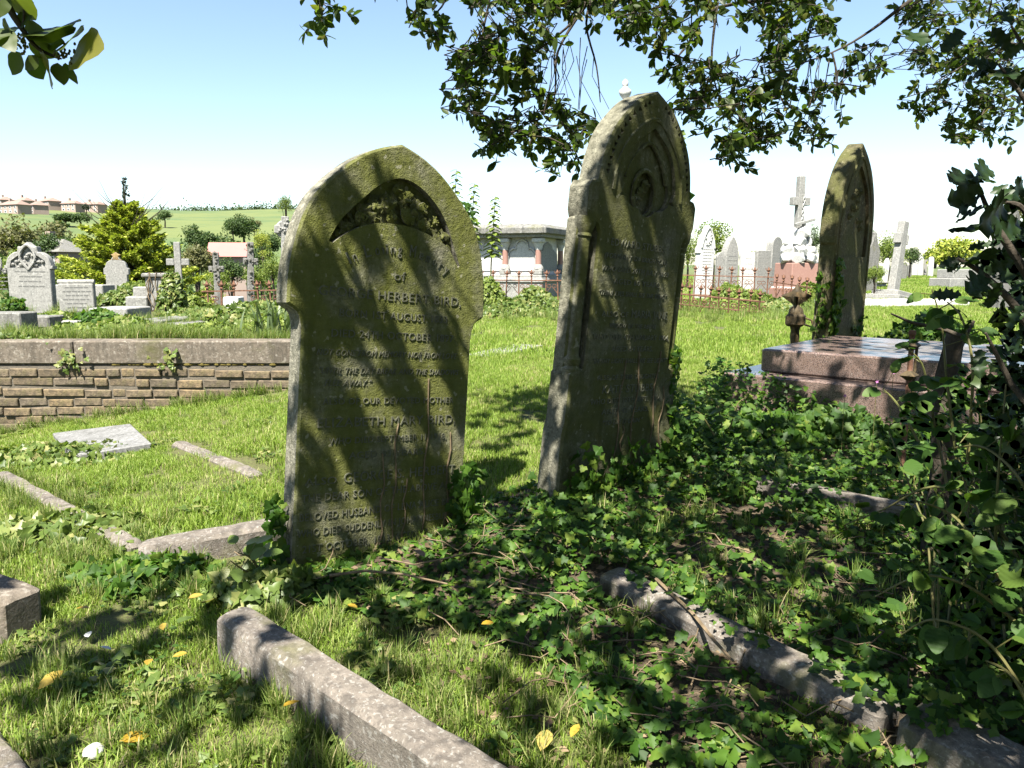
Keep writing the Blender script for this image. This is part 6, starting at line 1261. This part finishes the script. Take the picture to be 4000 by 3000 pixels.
def bramble(name, label, canes, seed, Yr, leafs=.072, mat='bramble', group=None, tri=True, cat='bramble'):
    rg = np.random.default_rng(seed); b = canes[0][0]; p0 = at(b[0], b[1], b[2]); t = thing(name, label, cat, (p0[0], p0[1], h(p0[0], p0[1]))); lv = [leafobj(BRAMF, mat, v) for v in (.2, .55, .9)]
    for c in canes:
        pts = catmull([tuple(at(*q)) for q in c], 5); add('cane', tube(pts, list(np.linspace(.0055, .002, len(pts))), 5), M['gstem'], t, True, sm=60); pts = np.array(pts); m = len(pts)
        for k in range(2, m, 2):
            ax = pts[k]-pts[k-1]; ax /= np.linalg.norm(ax)+1e-9; sd = np.cross(ax, rg.normal(size=3)); sd /= np.linalg.norm(sd); pet = pts[k]+sd*.045+np.array([0, -.01, .02]); add('leaf_stalk', tube([pts[k], pet], .0015, 4), M['gstem'], t, True); f = 1.15-.45*k/m
            for j in ((-1, 0, 1) if tri else (0,)):
                dd = sd+j*np.cross(sd, np.array([0, -.3, 1]))*1.0+np.array([0, 0, -.15])+rg.normal(size=3)*.15; nn = np.array([rg.normal()*.3, -.45, 1+rg.normal()*.3]); place(add('leaf', lv[rg.integers(3)], None, t, True), frames(dd[None], nn[None])[0], leafs*f*rg.uniform(.75, 1.1)*(1.1 if j == 0 else .85), pet)
bramble('bramble', 'bramble with rounded soft leaves in front of the granite tomb', [[(3700, 1900, 2.5), (3640, 1600, 2.6), (3600, 1420, 2.6), (3520, 1350, 2.6)], [(3750, 1900, 2.4), (3700, 1500, 2.4), (3680, 1280, 2.5), (3640, 1130, 2.5)], [(3650, 1850, 2.5), (3520, 1600, 2.6), (3450, 1520, 2.7)], [(3780, 1800, 2.3), (3800, 1450, 2.3), (3760, 1250, 2.35), (3700, 1180, 2.4)]], 1, 0)
bramble('bramble', 'bramble arching over the shaded kerb at the lower right', [[(4050, 2300, 2.0), (3850, 2000, 2.1), (3650, 1900, 2.2), (3450, 1990, 2.3), (3300, 2050, 2.3)], [(4050, 2500, 1.9), (3800, 2300, 1.95), (3600, 2250, 2.0), (3420, 2330, 2.05)], [(4000, 2400, 1.9), (3800, 2100, 1.95), (3700, 2000, 2.0), (3560, 1950, 2.0)], [(4000, 2700, 1.75), (3850, 2500, 1.8), (3650, 2420, 1.85), (3520, 2480, 1.9)]], 2, 0)
bramble('bramble', 'leafy bramble stems along the right edge below the holly', [[(4100, 2500, 1.9), (3980, 2100, 2.0), (3950, 1800, 2.1), (3900, 1600, 2.1)], [(4100, 2200, 1.9), (4000, 1900, 1.9), (3850, 1750, 2.0), (3720, 1750, 2.1)], [(4080, 2900, 1.7), (3960, 2650, 1.75), (3850, 2580, 1.8)], [(4050, 2000, 2.2), (3900, 1850, 2.3), (3780, 1900, 2.3)]], 3, 0)
bramble('elder_seedling', 'young plant with paired leaflets on a thin woody stem at the right edge', [[(3900, 2350, 2.0), (3890, 2100, 2.0), (3900, 1850, 2.0), (3930, 1500, 2.05)]], 4, 0, leafs=.06, tri=True, cat='plant')
bramble('weed', 'low leafy weed left of the granite tomb corner', [[(2820, 1660, 4.3), (2800, 1580, 4.3), (2760, 1540, 4.3)], [(2850, 1680, 4.4), (2880, 1580, 4.4), (2920, 1550, 4.4)], [(2790, 1700, 4.2), (2740, 1620, 4.2), (2700, 1600, 4.2)]], 5, 0, leafs=.06, cat='plant')
bramble('sycamore_seedling', 'yellowish lobed leaf seedling at the foot of the broad headstone', [[(1020, 2240, 2.95), (980, 2180, 2.9), (930, 2160, 2.85)], [(1030, 2250, 2.95), (960, 2230, 2.9), (900, 2190, 2.85)]], 6, 0, leafs=.075, mat='ivysun', cat='plant', tri=False)
# dead branch and mossy stump by the tomb
solo('dead_branch', tube([tuple(at(*q)) for q in [(3480, 1225, 3.0), (3560, 1260, 3.0), (3680, 1285, 3.0), (3800, 1330, 2.9)]], [.003, .006, .008, .010], 6), M['bark'], 'bare broken branch pointing left in front of the granite tomb', 'branch', sm=60)
def stump():
    p = at(3690, 1600, 3.2); z0 = h(p[0], 3.2); zt = at(3690, 1300, 3.2)[2]-z0; t = thing('tree_stump', 'thin dark upright stump in front of the granite tomb', 'stump', (p[0], 3.2, z0)); add('stem', tube([(0, 0, -.1), (.01, 0, zt*.4), (-.005, 0, zt*.8), (.02, 0, zt)], [.055, .045, .045, .035], 9), M['bark'], t, sm=60); add('broken_limb', tube([(0, 0, zt*.85), (.05, 0, zt*.97), (.09, 0, zt*1.05)], [.018, .014, .006], 6), M['bark'], t)
stump()
def pinkflowers():
    for i, (px, py) in enumerate([(3490, 1455), (3425, 1490), (3300, 1545)]):
        p = at(px, py, 4.5); me = mesh('flower', ([(0, 0, 0)]+[(.012*math.cos(a)*(1 if k % 2 else .45), -.004, .012*math.sin(a)*(1 if k % 2 else .45)) for k, a in enumerate(np.linspace(0, 6.283, 11)[:-1])], [(0, k+1, (k+1) % 10+1) for k in range(10)])); me.materials.append(M['pink'])
        t = thing('flower', 'tiny pink herb robert flower, %s in front of the granite tomb' % ('highest', 'middle', 'lowest')[i], 'flower', (p[0], p[1], h(p[0], p[1]))); add('stem', tube([(p[0], p[1], h(p[0], p[1])), tuple(p)], .0015, 4), M['gstem'], t, True); o = add('petals', me, None, t, True); o.location = tuple(p)
pinkflowers()
